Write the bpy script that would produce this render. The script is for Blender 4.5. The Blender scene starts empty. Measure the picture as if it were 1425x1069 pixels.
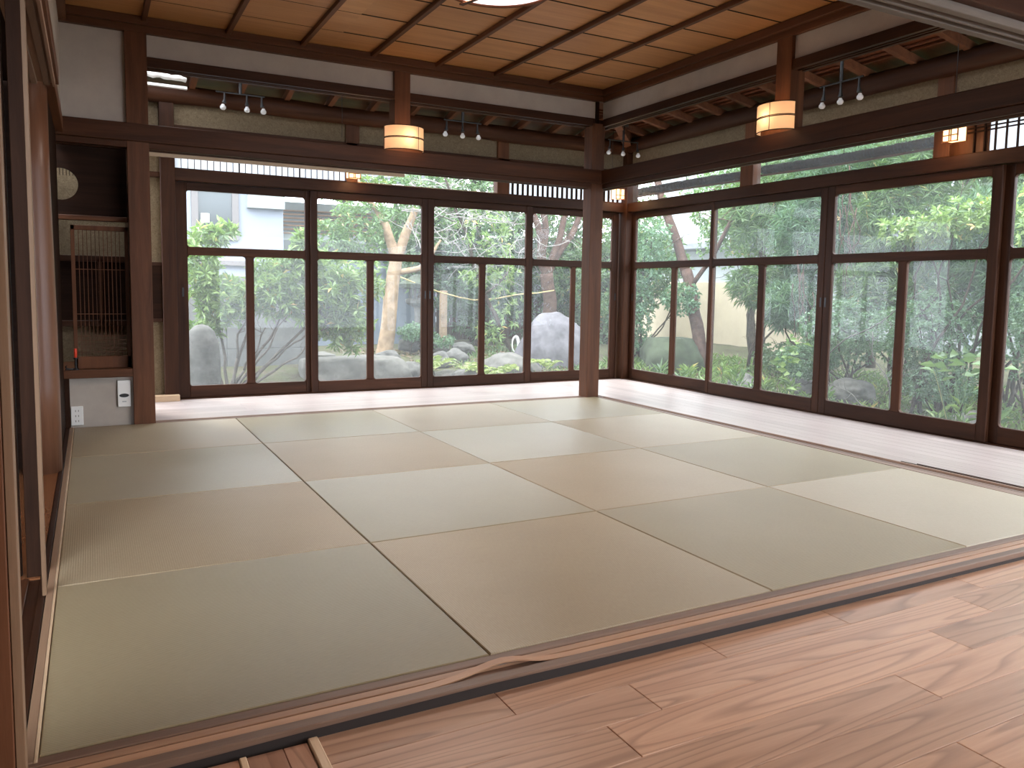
import bpy, bmesh, math, random
import numpy as np
from mathutils import Vector, Matrix, noise
R_ = random.Random(7)
NP = np.random.default_rng(11)
PI = math.pi
scene = bpy.context.scene
C = scene.collection

# ------------------------------------------------------------------ camera
PITCH, ROLL, YAW = -0.08805, 0.015427, 0.48962
FPX = 1100.2
fw = Vector((math.sin(YAW)*math.cos(PITCH), math.cos(YAW)*math.cos(PITCH), math.sin(PITCH)))
rt = fw.cross(Vector((0, 0, 1))).normalized()
up = rt.cross(fw)
r2 = rt*math.cos(ROLL) + up*math.sin(ROLL)
u2 = -rt*math.sin(ROLL) + up*math.cos(ROLL)
cd = bpy.data.cameras.new('camera')
cam = bpy.data.objects.new('camera', cd)
C.objects.link(cam)
m = Matrix((r2, u2, -fw)).transposed().to_4x4()
m.translation = Vector((0.11262, -1.67136, 0.89549))
cam.matrix_world = m
cd.sensor_fit = 'HORIZONTAL'
cd.sensor_width = 36.0
cd.lens = 36.0*FPX/1425.0
cd.shift_y = -34.59/1425.0
cd.clip_start = 0.02
cd.clip_end = 200
scene.camera = cam

# ------------------------------------------------------------------ daylight and exposure
SKY = 3.7
world = bpy.data.worlds.new('overcast_sky')
scene.world = world
world.use_nodes = True
wn = world.node_tree
wn.nodes.clear()
wo = wn.nodes.new('ShaderNodeOutputWorld')
wb = wn.nodes.new('ShaderNodeBackground')
tc = wn.nodes.new('ShaderNodeTexCoord')
sx = wn.nodes.new('ShaderNodeSeparateXYZ')
cr = wn.nodes.new('ShaderNodeValToRGB')
cr.color_ramp.elements[0].position = 0.0
cr.color_ramp.elements[0].color = (0.80, 0.88, 1.0, 1)
cr.color_ramp.elements[1].position = 0.8
cr.color_ramp.elements[1].color = (0.92, 0.96, 1.0, 1)
wn.links.new(tc.outputs['Generated'], sx.inputs[0])
wn.links.new(sx.outputs['Z'], cr.inputs[0])
wn.links.new(cr.outputs[0], wb.inputs['Color'])
wb.inputs['Strength'].default_value = SKY
wn.links.new(wb.outputs[0], wo.inputs[0])
sd = bpy.data.lights.new('hazy_sun', 'SUN')
sd.energy = 0.9
sd.angle = math.radians(12)
sd.color = (1.0, 0.95, 0.86)
so = bpy.data.objects.new('hazy_sun', sd)
C.objects.link(so)
so.rotation_euler = (math.radians(38), 0, math.radians(-150))
scene.view_settings.view_transform = 'Standard'
scene.view_settings.look = 'None'
scene.view_settings.gamma = 1.0
scene.view_settings.use_curve_mapping = False
scene.view_settings.exposure = 1.5

def portal(loc, sx_, sy_, rot):
    ld = bpy.data.lights.new('daylight_portal', 'AREA')
    ld.shape = 'RECTANGLE'; ld.size = sx_; ld.size_y = sy_
    ld.cycles.is_portal = True
    o = bpy.data.objects.new('daylight_portal', ld)
    C.objects.link(o); o.location = loc; o.rotation_euler = rot
portal((2.78, 5.05, 1.03), 4.2, 1.95, (PI/2, 0, PI))
portal((5.03, 0.7, 1.03), 8.4, 1.95, (PI/2, 0, PI/2))

# ------------------------------------------------------------------ materials
class N:
    def __init__(s, name):
        s.m = bpy.data.materials.new(name); s.m.use_nodes = True
        s.t = s.m.node_tree; s.t.nodes.clear()
        s.out = s.t.nodes.new('ShaderNodeOutputMaterial')
    def n(s, k, **kw):
        nd = s.t.nodes.new('ShaderNode'+k)
        for a, v in kw.items():
            if hasattr(nd, a): setattr(nd, a, v)
            else: nd.inputs[a.replace('_', ' ')].default_value = v
        return nd
    def l(s, a, b): s.t.links.new(a, b)
    def bsdf(s, rough=.5, spec=.5):
        b = s.n('BsdfPrincipled')
        b.inputs['Roughness'].default_value = rough
        b.inputs['Specular IOR Level'].default_value = spec
        s.l(b.outputs[0], s.out.inputs[0]); s.b = b
        return b
    def coords(s, scale=(1, 1, 1), kind='Object'):
        tc = s.n('TexCoord'); mp = s.n('Mapping'); mp.inputs['Scale'].default_value = scale
        s.l(tc.outputs[kind], mp.inputs[0]); return mp.outputs[0]
    def ramp(s, src, stops):
        r = s.n('ValToRGB'); e = r.color_ramp.elements
        while len(e) < len(stops): e.new(0.5)
        for i, (p, c) in enumerate(stops):
            e[i].position = p; e[i].color = (*c, 1)
        s.l(src, r.inputs[0]); return r.outputs[0]
    def noise(s, vec, scale=5, detail=4, rough=.6, dist=0):
        x = s.n('TexNoise'); x.inputs['Scale'].default_value = scale
        x.inputs['Detail'].default_value = detail; x.inputs['Roughness'].default_value = rough
        x.inputs['Distortion'].default_value = dist
        s.l(vec, x.inputs['Vector']); return x.outputs['Fac']
    def math(s, op, a, b=None):
        x = s.n('Math'); x.operation = op
        for i, v in enumerate((a, b)):
            if v is None: continue
            if isinstance(v, (int, float)): x.inputs[i].default_value = v
            else: s.l(v, x.inputs[i])
        return x.outputs[0]
    def mix(s, fac, a, b, mode='MIX'):
        x = s.n('Mix'); x.data_type = 'RGBA'; x.blend_type = mode
        for i, v in ((0, fac), (6, a), (7, b)):
            if isinstance(v, (int, float)): x.inputs[i].default_value = v
            elif isinstance(v, tuple): x.inputs[i].default_value = (*v, 1)
            else: s.l(v, x.inputs[i])
        return x.outputs[2]
    def bump(s, h, strength=.2, dist=.01):
        b = s.n('Bump'); b.inputs['Strength'].default_value = strength; b.inputs['Distance'].default_value = dist
        s.l(h, b.inputs['Height']); s.l(b.outputs[0], s.b.inputs['Normal'])
    def rnd(s):
        a = s.n('Attribute'); a.attribute_name = 'rnd'; return a.outputs['Fac']

def shift(g, vec, amt):
    """offset coordinates by a per-piece random number so grain differs from piece to piece"""
    v = g.n('VectorMath'); v.operation = 'SCALE'; v.inputs[0].default_value = amt
    g.l(g.rnd(), v.inputs['Scale'])
    a = g.n('VectorMath'); a.operation = 'ADD'
    g.l(vec, a.inputs[0]); g.l(v.outputs[0], a.inputs[1]); return a.outputs[0]

def wood(name, c0, c1, axis='X', rough=.5, spec=.4, var=.25, sc=1.0, rings=0, ringcol=None, bump=.15):
    g = N(name); b = g.bsdf(rough, spec)
    st = {'X': (.6, 9, 9), 'Y': (9, .6, 9), 'Z': (9, 9, .6)}[axis]
    vec = shift(g, g.coords(tuple(v*sc for v in st)), (13.7, 5.1, 7.3))
    f = g.noise(vec, 2.2, 6, .62, .6)
    col = g.ramp(f, [(.28, c0), (.72, c1)])
    fine = g.noise(shift(g, g.coords(tuple(v*sc*9 for v in st)), (3, 7, 1)), 2.5, 3, .6)
    col = g.mix(g.math('MULTIPLY', fine, .35), col, tuple(v*.55 for v in c0))
    if rings:
        n2 = g.noise(shift(g, g.coords({'X': (.5, 7.0, 5.0), 'Y': (7.0, .5, 5.0), 'Z': (5., 5., .55)}[axis]), (31, 17, 23)), 1.0, .8, .4, .15)
        fr = g.math('FRACT', g.math('MULTIPLY', n2, rings))
        rr = g.ramp(fr, [(0, (0, 0, 0)), (.62, (.06,)*3), (.90, (1,)*3), (1, (0, 0, 0))])
        col = g.mix(g.math('MULTIPLY', rr, .48), col, ringcol or tuple(v*.6 for v in c0))
    hv = g.n('HueSaturation'); g.l(col, hv.inputs['Color'])
    g.l(g.math('ADD', g.math('MULTIPLY', g.rnd(), 2*var), 1-var), hv.inputs['Value'])
    g.l(hv.outputs[0], b.inputs['Base Color'])
    g.bump(fine, bump, .004)
    return g.m

def plain(name, col, rough=.5, metal=0, spec=.5, noise_amt=0, nscale=30, bump=0):
    g = N(name); b = g.bsdf(rough, spec); b.inputs['Metallic'].default_value = metal
    f = g.noise(g.coords(), nscale, 5, .65)
    c = g.ramp(f, [(.3, tuple(v*(1-noise_amt) for v in col)), (.7, tuple(min(1, v*(1+noise_amt)) for v in col))])
    g.l(c, b.inputs['Base Color'])
    if bump: g.bump(f, bump, .01)
    return g.m

M = {}
DK0, DK1 = (.027, .0095, .0042), (.078, .029, .0125)
for a in 'XYZ':
    M['dark'+a] = wood('dark_wood_'+a.lower(), DK0, DK1, a, .50, .16)
    M['red'+a] = wood('red_brown_wood_'+a.lower(), (.073, .027, .0115), (.165, .063, .027), a, .5, .2)
    M['black'+a] = wood('smoked_wood_'+a.lower(), (.013, .0055, .003), (.034, .0145, .0075), a, .6, .08)
    M['pale'+a] = wood('pale_wood_'+a.lower(), (.50, .34, .21), (.66, .48, .32), a, .5, .4)
M['rafter'] = wood('rafter_wood', (.11, .042, .020), (.23, .095, .045), 'Y', .55, .3)
M['ceil'] = wood('ceiling_board_wood', (.38, .17, .06), (.55, .27, .11), 'X', .42, .4, .10, .9)
M['roofboard'] = wood('roof_board_wood', (.085, .027, .011), (.19, .062, .024), 'X', .5, .3)
M['plank'] = wood('floor_plank_wood', (.43, .235, .145), (.61, .37, .24), 'X', .36, .40, .16, 1, 17, (.15, .065, .04), .05)
M['plankY'] = wood('floor_plank_wood_turned', (0.387, 0.197, 0.123), (0.533, 0.307, 0.201), 'Y', .36, .40, .16, 1, 17, (.15, .065, .04), .05)
M['vplankX'] = wood('veranda_plank_wood_long', (.405, .335, .315), (.53, .455, .435), 'X', .33, .5, .08, 1, 0, None, .05)
M['vplankY'] = wood('veranda_plank_wood', (.405, .335, .315), (.53, .455, .435), 'Y', .33, .5, .08, 1, 0, None, .05)
M['alcove'] = wood('polished_alcove_wood', (0.144, 0.0552, 0.0216), (0.221, 0.0912, 0.0384), 'Y', .22, .6)
M['log'] = wood('polished_log_wood', (0.105, 0.0425, 0.0216), (0.182, 0.0825, 0.045), 'Z', .36, .35, .1, .8)
M['sill'] = wood('worn_sill_wood', (.17, .095, .062), (.30, .18, .12), 'X', .5, .4)
M['sillY'] = wood('worn_sill_wood_turned', (.17, .095, .062), (.30, .18, .12), 'Y', .5, .4)
M['tanZ'] = wood('tan_edge_wood', (0.195, 0.108, 0.0578), (0.27, 0.158, 0.0884), 'Z', .5, .4)
M['tanY'] = wood('tan_edge_wood_turned', (0.24, 0.144, 0.0888), (0.336, 0.213, 0.133), 'Y', .5, .4)
M['greyX'] = wood('greyed_head_wood', (0.12, 0.096, 0.078), (0.18, 0.15, 0.126), 'X', .6, .3)
M['track'] = wood('track_insert_wood', (.36, .19, .11), (.50, .29, .17), 'X', .45, .4)
M['plaster'] = plain('old_white_plaster', (0.408, 0.358, 0.312), .9, 0, .2, .07, 6, .1)
M['white'] = plain('white_plastic', (.78, .77, .74), .4)
M['black'] = plain('black_metal', (.015, .014, .014), .4)
M['grey'] = plain('grey_plastic', (.45, .46, .46), .4)
M['bulb'] = plain('frosted_bulb_glass', (.75, .75, .75), .25)
M['candle'] = plain('red_candle_wax', (.75, .06, .025), .45)
M['groove'] = plain('dark_groove_and_painted_shade', (.02, .012, .009), .8)

def sandwall():
    g = N('sand_coloured_wall'); b = g.bsdf(.95, .1)
    v = g.coords((1, 1, 1))
    f = g.noise(v, 60, 6, .75, 1.5); f2 = g.noise(v, 14, 4, .6, 2)
    c = g.ramp(f, [(.35, (.13, .092, .055)), (.65, (.29, .22, .14))])
    c = g.mix(g.math('MULTIPLY', f2, .5), c, (.19, .15, .095))
    g.l(c, b.inputs['Base Color']); g.bump(f, .6, .01); return g.m
M['sand'] = sandwall()

def tatami(name, c0, c1, ridge, aniso, rough):
    g = N(name); b = g.bsdf(rough, .5)
    i = 0 if ridge == 'Y' else 1
    v = g.coords()
    sep = g.n('SeparateXYZ'); g.l(v, sep.inputs[0])
    w = g.math('SINE', g.math('MULTIPLY', sep.outputs[i], 2*PI/.0068))
    sc = (260, 40, 1) if ridge == 'Y' else (40, 260, 1)
    f = g.noise(g.coords(sc), 1, 3, .7)
    big = g.noise(g.coords((1.5, 1.5, 1)), 1.2, 3, .6)
    f = g.math('ADD', g.math('MULTIPLY', f, .6), g.math('MULTIPLY', big, .4))
    col = g.ramp(f, [(.3, c0), (.7, c1)])
    dk = g.math('MULTIPLY', g.math('SUBTRACT', 1, g.math('MULTIPLY', g.math('ADD', w, 1), .5)), .22)
    col = g.mix(dk, col, tuple(x*.6 for x in c0))
    g.l(col, b.inputs['Base Color'])
    tg = g.n('CombineXYZ')
    tg.inputs[0].default_value = 1 if aniso == 'X' else 0
    tg.inputs[1].default_value = 1 if aniso == 'Y' else 0
    b.inputs['Anisotropic'].default_value = .85
    g.l(tg.outputs[0], b.inputs['Tangent'])
    h = g.math('ADD', w, g.math('MULTIPLY', f, .8))
    g.bump(h, .16, .001)
    return g.m
M['tatA'] = tatami('green_tatami_dark_sheen', (.255, .200, .115), (.33, .265, .16), 'X', 'X', .36)  # darker base tone carries part of the sheen contrast between turned weaves
M['tatB'] = tatami('tan_tatami_light_sheen', (.325, .252, .160), (.41, .335, .225), 'Y', 'Y', .40)  # lighter copy of the same weave, its brighter sheen partly in the colour

def glassmat():
    g = N('window_glass')
    tr = g.n('BsdfTransparent'); tr.inputs[0].default_value = (.97, .985, .98, 1)
    gl = g.n('BsdfGlossy'); gl.inputs['Roughness'].default_value = .0
    df = g.n('BsdfDiffuse'); df.inputs[0].default_value = (.9, .93, .95, 1)
    tl = g.n('BsdfTranslucent'); tl.inputs[0].default_value = (.85, .9, .93, 1)
    geo = g.n('NewGeometry')
    dt = g.n('VectorMath'); dt.operation = 'DOT_PRODUCT'
    g.l(geo.outputs['Normal'], dt.inputs[0]); g.l(geo.outputs['Incoming'], dt.inputs[1])
    c_ = g.math('ABSOLUTE', dt.outputs['Value'])
    sch = g.math('ADD', g.math('MULTIPLY', g.math('POWER', g.math('SUBTRACT', 1, c_), 5), .42), .017)
    f = g.noise(g.coords((1, 1, .6)), 3, 4, .6)
    haze_mix = g.n('MixShader'); haze_mix.inputs[0].default_value = .6  # pale haze veil over the view, mixed into the glass
    g.l(df.outputs[0], haze_mix.inputs[1]); g.l(tl.outputs[0], haze_mix.inputs[2])
    m0 = g.n('MixShader'); g.l(g.math('ADD', g.math('MULTIPLY', f, .06), .05), m0.inputs[0])
    g.l(tr.outputs[0], m0.inputs[1]); g.l(haze_mix.outputs[0], m0.inputs[2])
    m1 = g.n('MixShader'); g.l(sch, m1.inputs[0])
    g.l(m0.outputs[0], m1.inputs[1]); g.l(gl.outputs[0], m1.inputs[2])
    g.l(m1.outputs[0], g.out.inputs[0]); return g.m
M['glass'] = glassmat()

def paper(name, col, emit=None, strength=0, transl=.6):
    g = N(name)
    df = g.n('BsdfDiffuse'); df.inputs[0].default_value = (*col, 1)
    tl = g.n('BsdfTranslucent'); tl.inputs[0].default_value = (*col, 1)
    mx = g.n('MixShader'); mx.inputs[0].default_value = transl
    g.l(df.outputs[0], mx.inputs[1]); g.l(tl.outputs[0], mx.inputs[2])
    if emit:
        em = g.n('Emission'); em.inputs[0].default_value = (*emit, 1); em.inputs[1].default_value = strength
        ad = g.n('AddShader'); g.l(mx.outputs[0], ad.inputs[0]); g.l(em.outputs[0], ad.inputs[1])
        g.l(ad.outputs[0], g.out.inputs[0])
    else: g.l(mx.outputs[0], g.out.inputs[0])
    return g.m
M['paper'] = paper('window_paper', (.60, .62, .66), None, 0, .75)
M['lamp'] = paper('warm_lamp_paper', (.80, .60, .44), (1.0, .56, .24), .10, .6)
M['lampsmall'] = paper('bright_lamp_paper', (.8, .7, .55), (1.0, .62, .30), .7, .6)
M['lampwhite'] = paper('white_lamp_paper', (.9, .86, .9), (1.0, .86, .88), .35, .5)

def leafmat(name, c0, c1, c2=None, rough=.4):
    g = N(name)
    r = g.rnd()
    st = [(0, c0), (.75, c1)] + ([(.97, c1), (1.0, c2)] if c2 else [])
    col = g.ramp(r, st)
    b = g.n('BsdfPrincipled'); b.inputs['Roughness'].default_value = rough
    b.inputs['Specular IOR Level'].default_value = .6
    tl = g.n('BsdfTranslucent')
    g.l(col, b.inputs['Base Color'])
    g.l(g.mix(.5, col, (.22, .36, .06), 'MIX'), tl.inputs[0])
    mx = g.n('MixShader'); mx.inputs[0].default_value = .30
    g.l(b.outputs[0], mx.inputs[1]); g.l(tl.outputs[0], mx.inputs[2])
    g.l(mx.outputs[0], g.out.inputs[0]); return g.m
M['leafbright'] = leafmat('bright_green_leaves', (0.0718, 0.153, 0.0411), (0.237, 0.348, 0.103), (0.539, 0.348, 0.103))
M['leafmid'] = leafmat('mid_green_leaves', (0.0419, 0.098, 0.0404), (0.143, 0.241, 0.092), (0.419, 0.317, 0.114))
M['leafblue'] = leafmat('blue_green_leaves', (0.0372, 0.0957, 0.055), (0.115, 0.223, 0.121))
M['leafdark'] = leafmat('dark_green_leaves', (0.0168, 0.0462, 0.0204), (0.0546, 0.118, 0.0459))
M['leaffern'] = leafmat('yellow_green_fern', (0.15, 0.216, 0.048), (0.3, 0.348, 0.108))
M['leafdry'] = leafmat('dry_brown_leaves', (0.101, 0.0504, 0.0288), (0.18, 0.108, 0.0684))
M['barktan'] = plain('tan_bark', (0.24, 0.168, 0.106), .9, 0, .2, .35, 9, .6)
M['barkred'] = plain('red_brown_bark', (0.0749, 0.0432, 0.0331), .9, 0, .2, .4, 12, .8)
M['barkdark'] = plain('dark_bark', (0.05, 0.0375, 0.0275), .9, 0, .2, .4, 14, .6)
M['barkgrey'] = plain('grey_bark', (0.108, 0.093, 0.081), .9, 0, .2, .3, 14, .6)
M['stone'] = plain('garden_stone', (0.0945, 0.0915, 0.0848), .92, 0, .2, .35, 9, .8)
M['stonelight'] = plain('pale_garden_stone', (0.11, 0.105, 0.0952), .9, 0, .2, .3, 8, .7)
M['stonemoss'] = plain('mossy_garden_stone', (0.0462, 0.0582, 0.0353), .9, 0, .2, .4, 6, .8)
M['stonepurple'] = plain('purple_grey_stone', (0.115, 0.108, 0.119), .9, 0, .2, .35, 7, .9)
M['lime'] = plain('bluish_white_wall', (0.244, 0.265, 0.306), .9, 0, .2, .04, 3)
M['greywall'] = plain('grey_house_wall', (0.264, 0.284, 0.277), .9, 0, .2, .06, 3)
M['tanwall'] = plain('beige_garden_wall', (0.512, 0.439, 0.323), .9, 0, .2, .06, 4)
M['fence'] = plain('slate_blue_fence_panel', (0.124, 0.149, 0.18), .8, 0, .3, .08, 3)
M['concrete'] = plain('grey_concrete_panel', (0.142, 0.142, 0.139), .9, 0, .2, .15, 5, .2)
M['windowdark'] = plain('far_window_glass', (0.048, 0.057, 0.06), .15)
M['frame'] = plain('taupe_window_frame', (0.12, 0.108, 0.105), .6)
M['twigpale'] = plain('bleached_twigs', (.22, .205, .19), .9, 0, .2, .15, 14)
M['rope'] = plain('yellow_rope', (0.434, 0.35, 0.154), .8)
M['reed'] = wood('woven_reed', (.025, .014, .008), (.085, .050, .028), 'Y', .9, .05, .3, 2)
M['pipe'] = plain('pale_blue_pipe', (0.496, 0.56, 0.656), .4)
M['tile'] = plain('grey_roof_tile', (0.12, 0.126, 0.138), .6, 0, .3, .2, 10)
M['eave'] = wood('neighbour_eave_wood', (0.27, 0.144, 0.084), (0.396, 0.252, 0.168), 'X', .7, .2)

def groundmat():
    g = N('garden_soil'); b = g.bsdf(.95, .1)
    f = g.noise(g.coords(), 2.2, 8, .7); f2 = g.noise(g.coords(), 28, 5, .7)
    c = g.ramp(f, [(.38, (.045, .045, .03)), (.5, (.06, .085, .035)), (.62, (.10, .08, .06))])
    c = g.mix(g.math('MULTIPLY', f2, .7), c, (.13, .10, .07))
    g.l(c, b.inputs['Base Color']); g.bump(f2, .8, .03); return g.m
M['ground'] = groundmat()

# ------------------------------------------------------------------ mesh builder
def _chamfer():
    V = []; idx = {}
    for x in (-1, 1):
        for y in (-1, 1):
            for z in (-1, 1):
                for a in range(3):
                    idx[(x, y, z, a)] = len(V); V.append(((x, y, z), a))
    F = []
    for a in range(3):
        b, c = [k for k in range(3) if k != a]
        for s in (-1, 1):
            q = []
            for sb, sc_ in ((-1, -1), (1, -1), (1, 1), (-1, 1)):
                k = [0, 0, 0]; k[a] = s; k[b] = sb; k[c] = sc_; q.append(idx[(*k, a)])
            F.append(q)
    for c in range(3):
        a, b = [k for k in range(3) if k != c]
        for sa in (-1, 1):
            for sb in (-1, 1):
                def g(sc_, t):
                    k = [0, 0, 0]; k[a] = sa; k[b] = sb; k[c] = sc_; return idx[(*k, t)]
                F.append([g(-1, a), g(1, a), g(1, b), g(-1, b)])
    for x in (-1, 1):
        for y in (-1, 1):
            for z in (-1, 1): F.append([idx[(x, y, z, t)] for t in range(3)])
    out = []
    for f in F:
        P = []
        for i in f:
            (s, a) = V[i]; P.append(Vector([s[k]*(1 if k == a else .8) for k in range(3)]))
        n = (P[1]-P[0]).cross(P[2]-P[0]); cc = sum(P, Vector())/len(P)
        out.append(f if n.dot(cc) > 0 else f[::-1])
    return V, out
CHV, CHF = _chamfer()

class MB:
    def __init__(s): s.v = []; s.f = []; s.r = []
    def add(s, V, F, rnd=None):
        o = len(s.v); s.v += [tuple(p) for p in V]
        r = R_.random() if rnd is None else rnd
        for f in F: s.f.append(tuple(i+o for i in f)); s.r.append(r)
        return s
    def box(s, x0, x1, y0, y1, z0, z1, bev=.002, rnd=None, mat=None):
        lo = (min(x0, x1), min(y0, y1), min(z0, z1)); hi = (max(x0, x1), max(y0, y1), max(z0, z1))
        if bev <= 0:
            V = [(x, y, z) for x in (lo[0], hi[0]) for y in (lo[1], hi[1]) for z in (lo[2], hi[2])]
            F = [(0, 1, 3, 2), (4, 6, 7, 5), (0, 4, 5, 1), (2, 3, 7, 6), (0, 2, 6, 4), (1, 5, 7, 3)]
        else:
            bev = min([bev]+[(hi[k]-lo[k])*.3 for k in range(3)])
            V = []
            for sg, a in CHV:
                V.append([(hi[k] if sg[k] > 0 else lo[k]) - (0 if k == a else sg[k]*bev) for k in range(3)])
            F = CHF
        if mat is not None: V = [mat @ Vector(p) for p in V]
        return s.add(V, F, rnd)
    def beam(s, p0, p1, w, h, bev=.002, rnd=None, upv=(0, 0, 1)):
        p0, p1 = Vector(p0), Vector(p1); d = p1-p0; L = d.length; d.normalize()
        sd_ = d.cross(Vector(upv)).normalized(); u = sd_.cross(d)
        mt = Matrix((d, sd_, u)).transposed().to_4x4(); mt.translation = p0
        return s.box(0, L, -w/2, w/2, -h/2, h/2, bev, rnd, mt)
    def prism(s, poly, z0, z1, tf=lambda a, b, c: (a, b, c), rnd=None):
        n = len(poly)
        V = [tf(a, b, z0) for a, b in poly]+[tf(a, b, z1) for a, b in poly]
        F = [tuple(range(n))[::-1], tuple(range(n, 2*n))]+[(i, (i+1) % n, n+(i+1) % n, n+i) for i in range(n)]
        return s.add(V, F, rnd)
    def tube(s, P, rad, n=8, rnd=None, closed=False):
        P = [Vector(p) for p in P]
        if not hasattr(rad, '__len__'): rad = [rad]*len(P)
        V = []; F = []; m_ = len(P); ref = Vector((.31, .17, .93)).normalized()
        for i, p in enumerate(P):
            if closed: t = (P[(i+1) % m_]-P[i-1])
            else: t = (P[min(i+1, m_-1)]-P[max(i-1, 0)])
            t.normalize()
            a = t.cross(ref)
            if a.length < .05: a = t.cross(Vector((1, 0, 0)))
            a.normalize(); b = t.cross(a)
            for k in range(n):
                w = 2*PI*k/n; V.append(p+(a*math.cos(w)+b*math.sin(w))*rad[i])
        for i in range(m_ if closed else m_-1):
            j = (i+1) % m_
            for k in range(n): F.append((i*n+k, i*n+(k+1) % n, j*n+(k+1) % n, j*n+k))
        if not closed: F += [tuple(range(n))[::-1], tuple(range((m_-1)*n, m_*n))]
        return s.add(V, F, rnd)
    def lathe(s, prof, c, n=32, a0=0, a1=2*PI, sx_=1, sy_=1, cap=False):
        full = abs(a1-a0-2*PI) < 1e-6; m_ = n if full else n+1
        V = []; F = []
        for i in range(m_):
            a = a0+(a1-a0)*i/n
            for r, z in prof: V.append((c[0]+r*math.cos(a)*sx_, c[1]+r*math.sin(a)*sy_, c[2]+z))
        k = len(prof)
        for i in range(n):
            j = (i+1) % m_
            for q in range(k-1): F.append((i*k+q, j*k+q, j*k+q+1, i*k+q+1))
        return s.add(V, F)
    def build(s, name, mat, parent=None, smooth=False):
        me = bpy.data.meshes.new(name)
        me.from_pydata(s.v, [], s.f)
        at = me.attributes.new('rnd', 'FLOAT', 'FACE')
        at.data.foreach_set('value', s.r)
        if smooth: me.polygons.foreach_set('use_smooth', [True]*len(s.f))
        me.materials.append(M[mat] if isinstance(mat, str) else mat)
        me.update()
        o = bpy.data.objects.new(name, me); C.objects.link(o)
        if parent is not None:
            o.parent = parent
            w = parent.get('_o')
            base = Vector(w) if w is not None else Vector((0, 0, 0))
            if w is not None: o.location = -base
        return o

def box(x0, x1, y0, y1, z0, z1, bev=.002, rnd=None): return MB().box(x0, x1, y0, y1, z0, z1, bev, rnd)
def tag(o, label, cat, group=None, kind=None):
    o['label'] = label; o['category'] = cat
    if group: o['group'] = group
    if kind: o['kind'] = kind
    return o
def struct(o, label, cat): return tag(o, label, cat, None, 'structure')
ROOTS = []
def thing(name, base, label, cat, group=None, kind=None):
    o = bpy.data.objects.new(name, None); C.objects.link(o); o.location = base
    o.empty_display_size = .05
    o['_o'] = list(base); ROOTS.append(o)
    return tag(o, label, cat, group, kind)
TR = [0]
def trim(mb, mat, label, cat, smooth=False):
    TR[0] += 1
    return struct(mb.build('trim_%d' % TR[0], mat, None, smooth), label, cat)

# ------------------------------------------------------------------ levels
ZN0, ZN1 = 1.775, 1.885     # long horizontal rail
ZK = 1.737
ZU0, ZU1 = 2.24, 2.30
ZT0, ZT1 = 2.44, 2.505
ZC = 2.53

# ------------------------------------------------------------------ floors
fl = MB()
ys = [-.0972]
while ys[-1] > -3.6: ys.append(ys[-1]-.1253)
known = {0: [.908, 1.518, 1.98, 2.6, 3.3], 1: [1.21, 2.44, 3.5], 2: [1.06, 2.14, 3.0], 3: [1.825, 2.9], 4: [.9, 2.6], 5: [1.68, 2.7]}
for i in range(len(ys)-1):
    js = [.499]+known.get(i, sorted(R_.uniform(.9, 3.6) for _ in range(3)))+[3.93]
    for a, b in zip(js[:-1], js[1:]):
        if b-a > .03: fl.box(a+.0006, b-.0006, ys[i+1]+.0006, ys[i]-.0006, -.05, -.030, .0012)
struct(fl.build('floor', 'plank'), 'pinkish brown wide plank floor in the near room', 'floor')
fl = MB()
for a, b in ((-.26, -.12), (-.12, -.01), (-.01, .11), (.11, .228), (.228, .343), (.357, .428), (.428, .476)):
    fl.box(a+.0006, b-.0006, -3.6, -.13, -.05, -.028, .0012)
struct(fl.build('floor', 'plankY'), 'narrow floor boards running away beside the left frame', 'floor')
trim(MB().box(.343, .357, -3.6, -.13, -.05, -.024).box(.478, .498, -3.6, -.125, -.05, -.022), 'paleY', 'pale thin edge strips between the two floor directions', 'floor strip')
struct(box(-1.2, 5.0, -3.7, 5.0, -.12, -.055, 0).build('floor', 'groove'), 'dark subfloor under the mats and boards', 'subfloor')

fl = MB()
y = 3.972; k = 0
while y < 4.93:
    js = [.46]+sorted(R_.uniform(.7, 3.7) for _ in range(3))+[3.962]
    for a, b in zip(js[:-1], js[1:]):
        if b-a > .001: fl.box(a, b, y+.0004, y+.0955, -.03, -.002, .0008)
    y += .096
struct(fl.build('floor', 'vplankX'), 'pale bleached plank floor of the far veranda', 'floor')
fl = MB()
x = 3.962
while x < 4.90:
    js = [-3.6]+sorted(R_.uniform(-3, 4) for _ in range(4))+[4.932]
    for a, b in zip(js[:-1], js[1:]):
        if b-a > .001: fl.box(x+.0004, x+.0955, a, b, -.03, -.002, .0008)
    x += .096
struct(fl.build('floor', 'vplankY'), 'pale bleached plank floor of the right veranda', 'floor')

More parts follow.
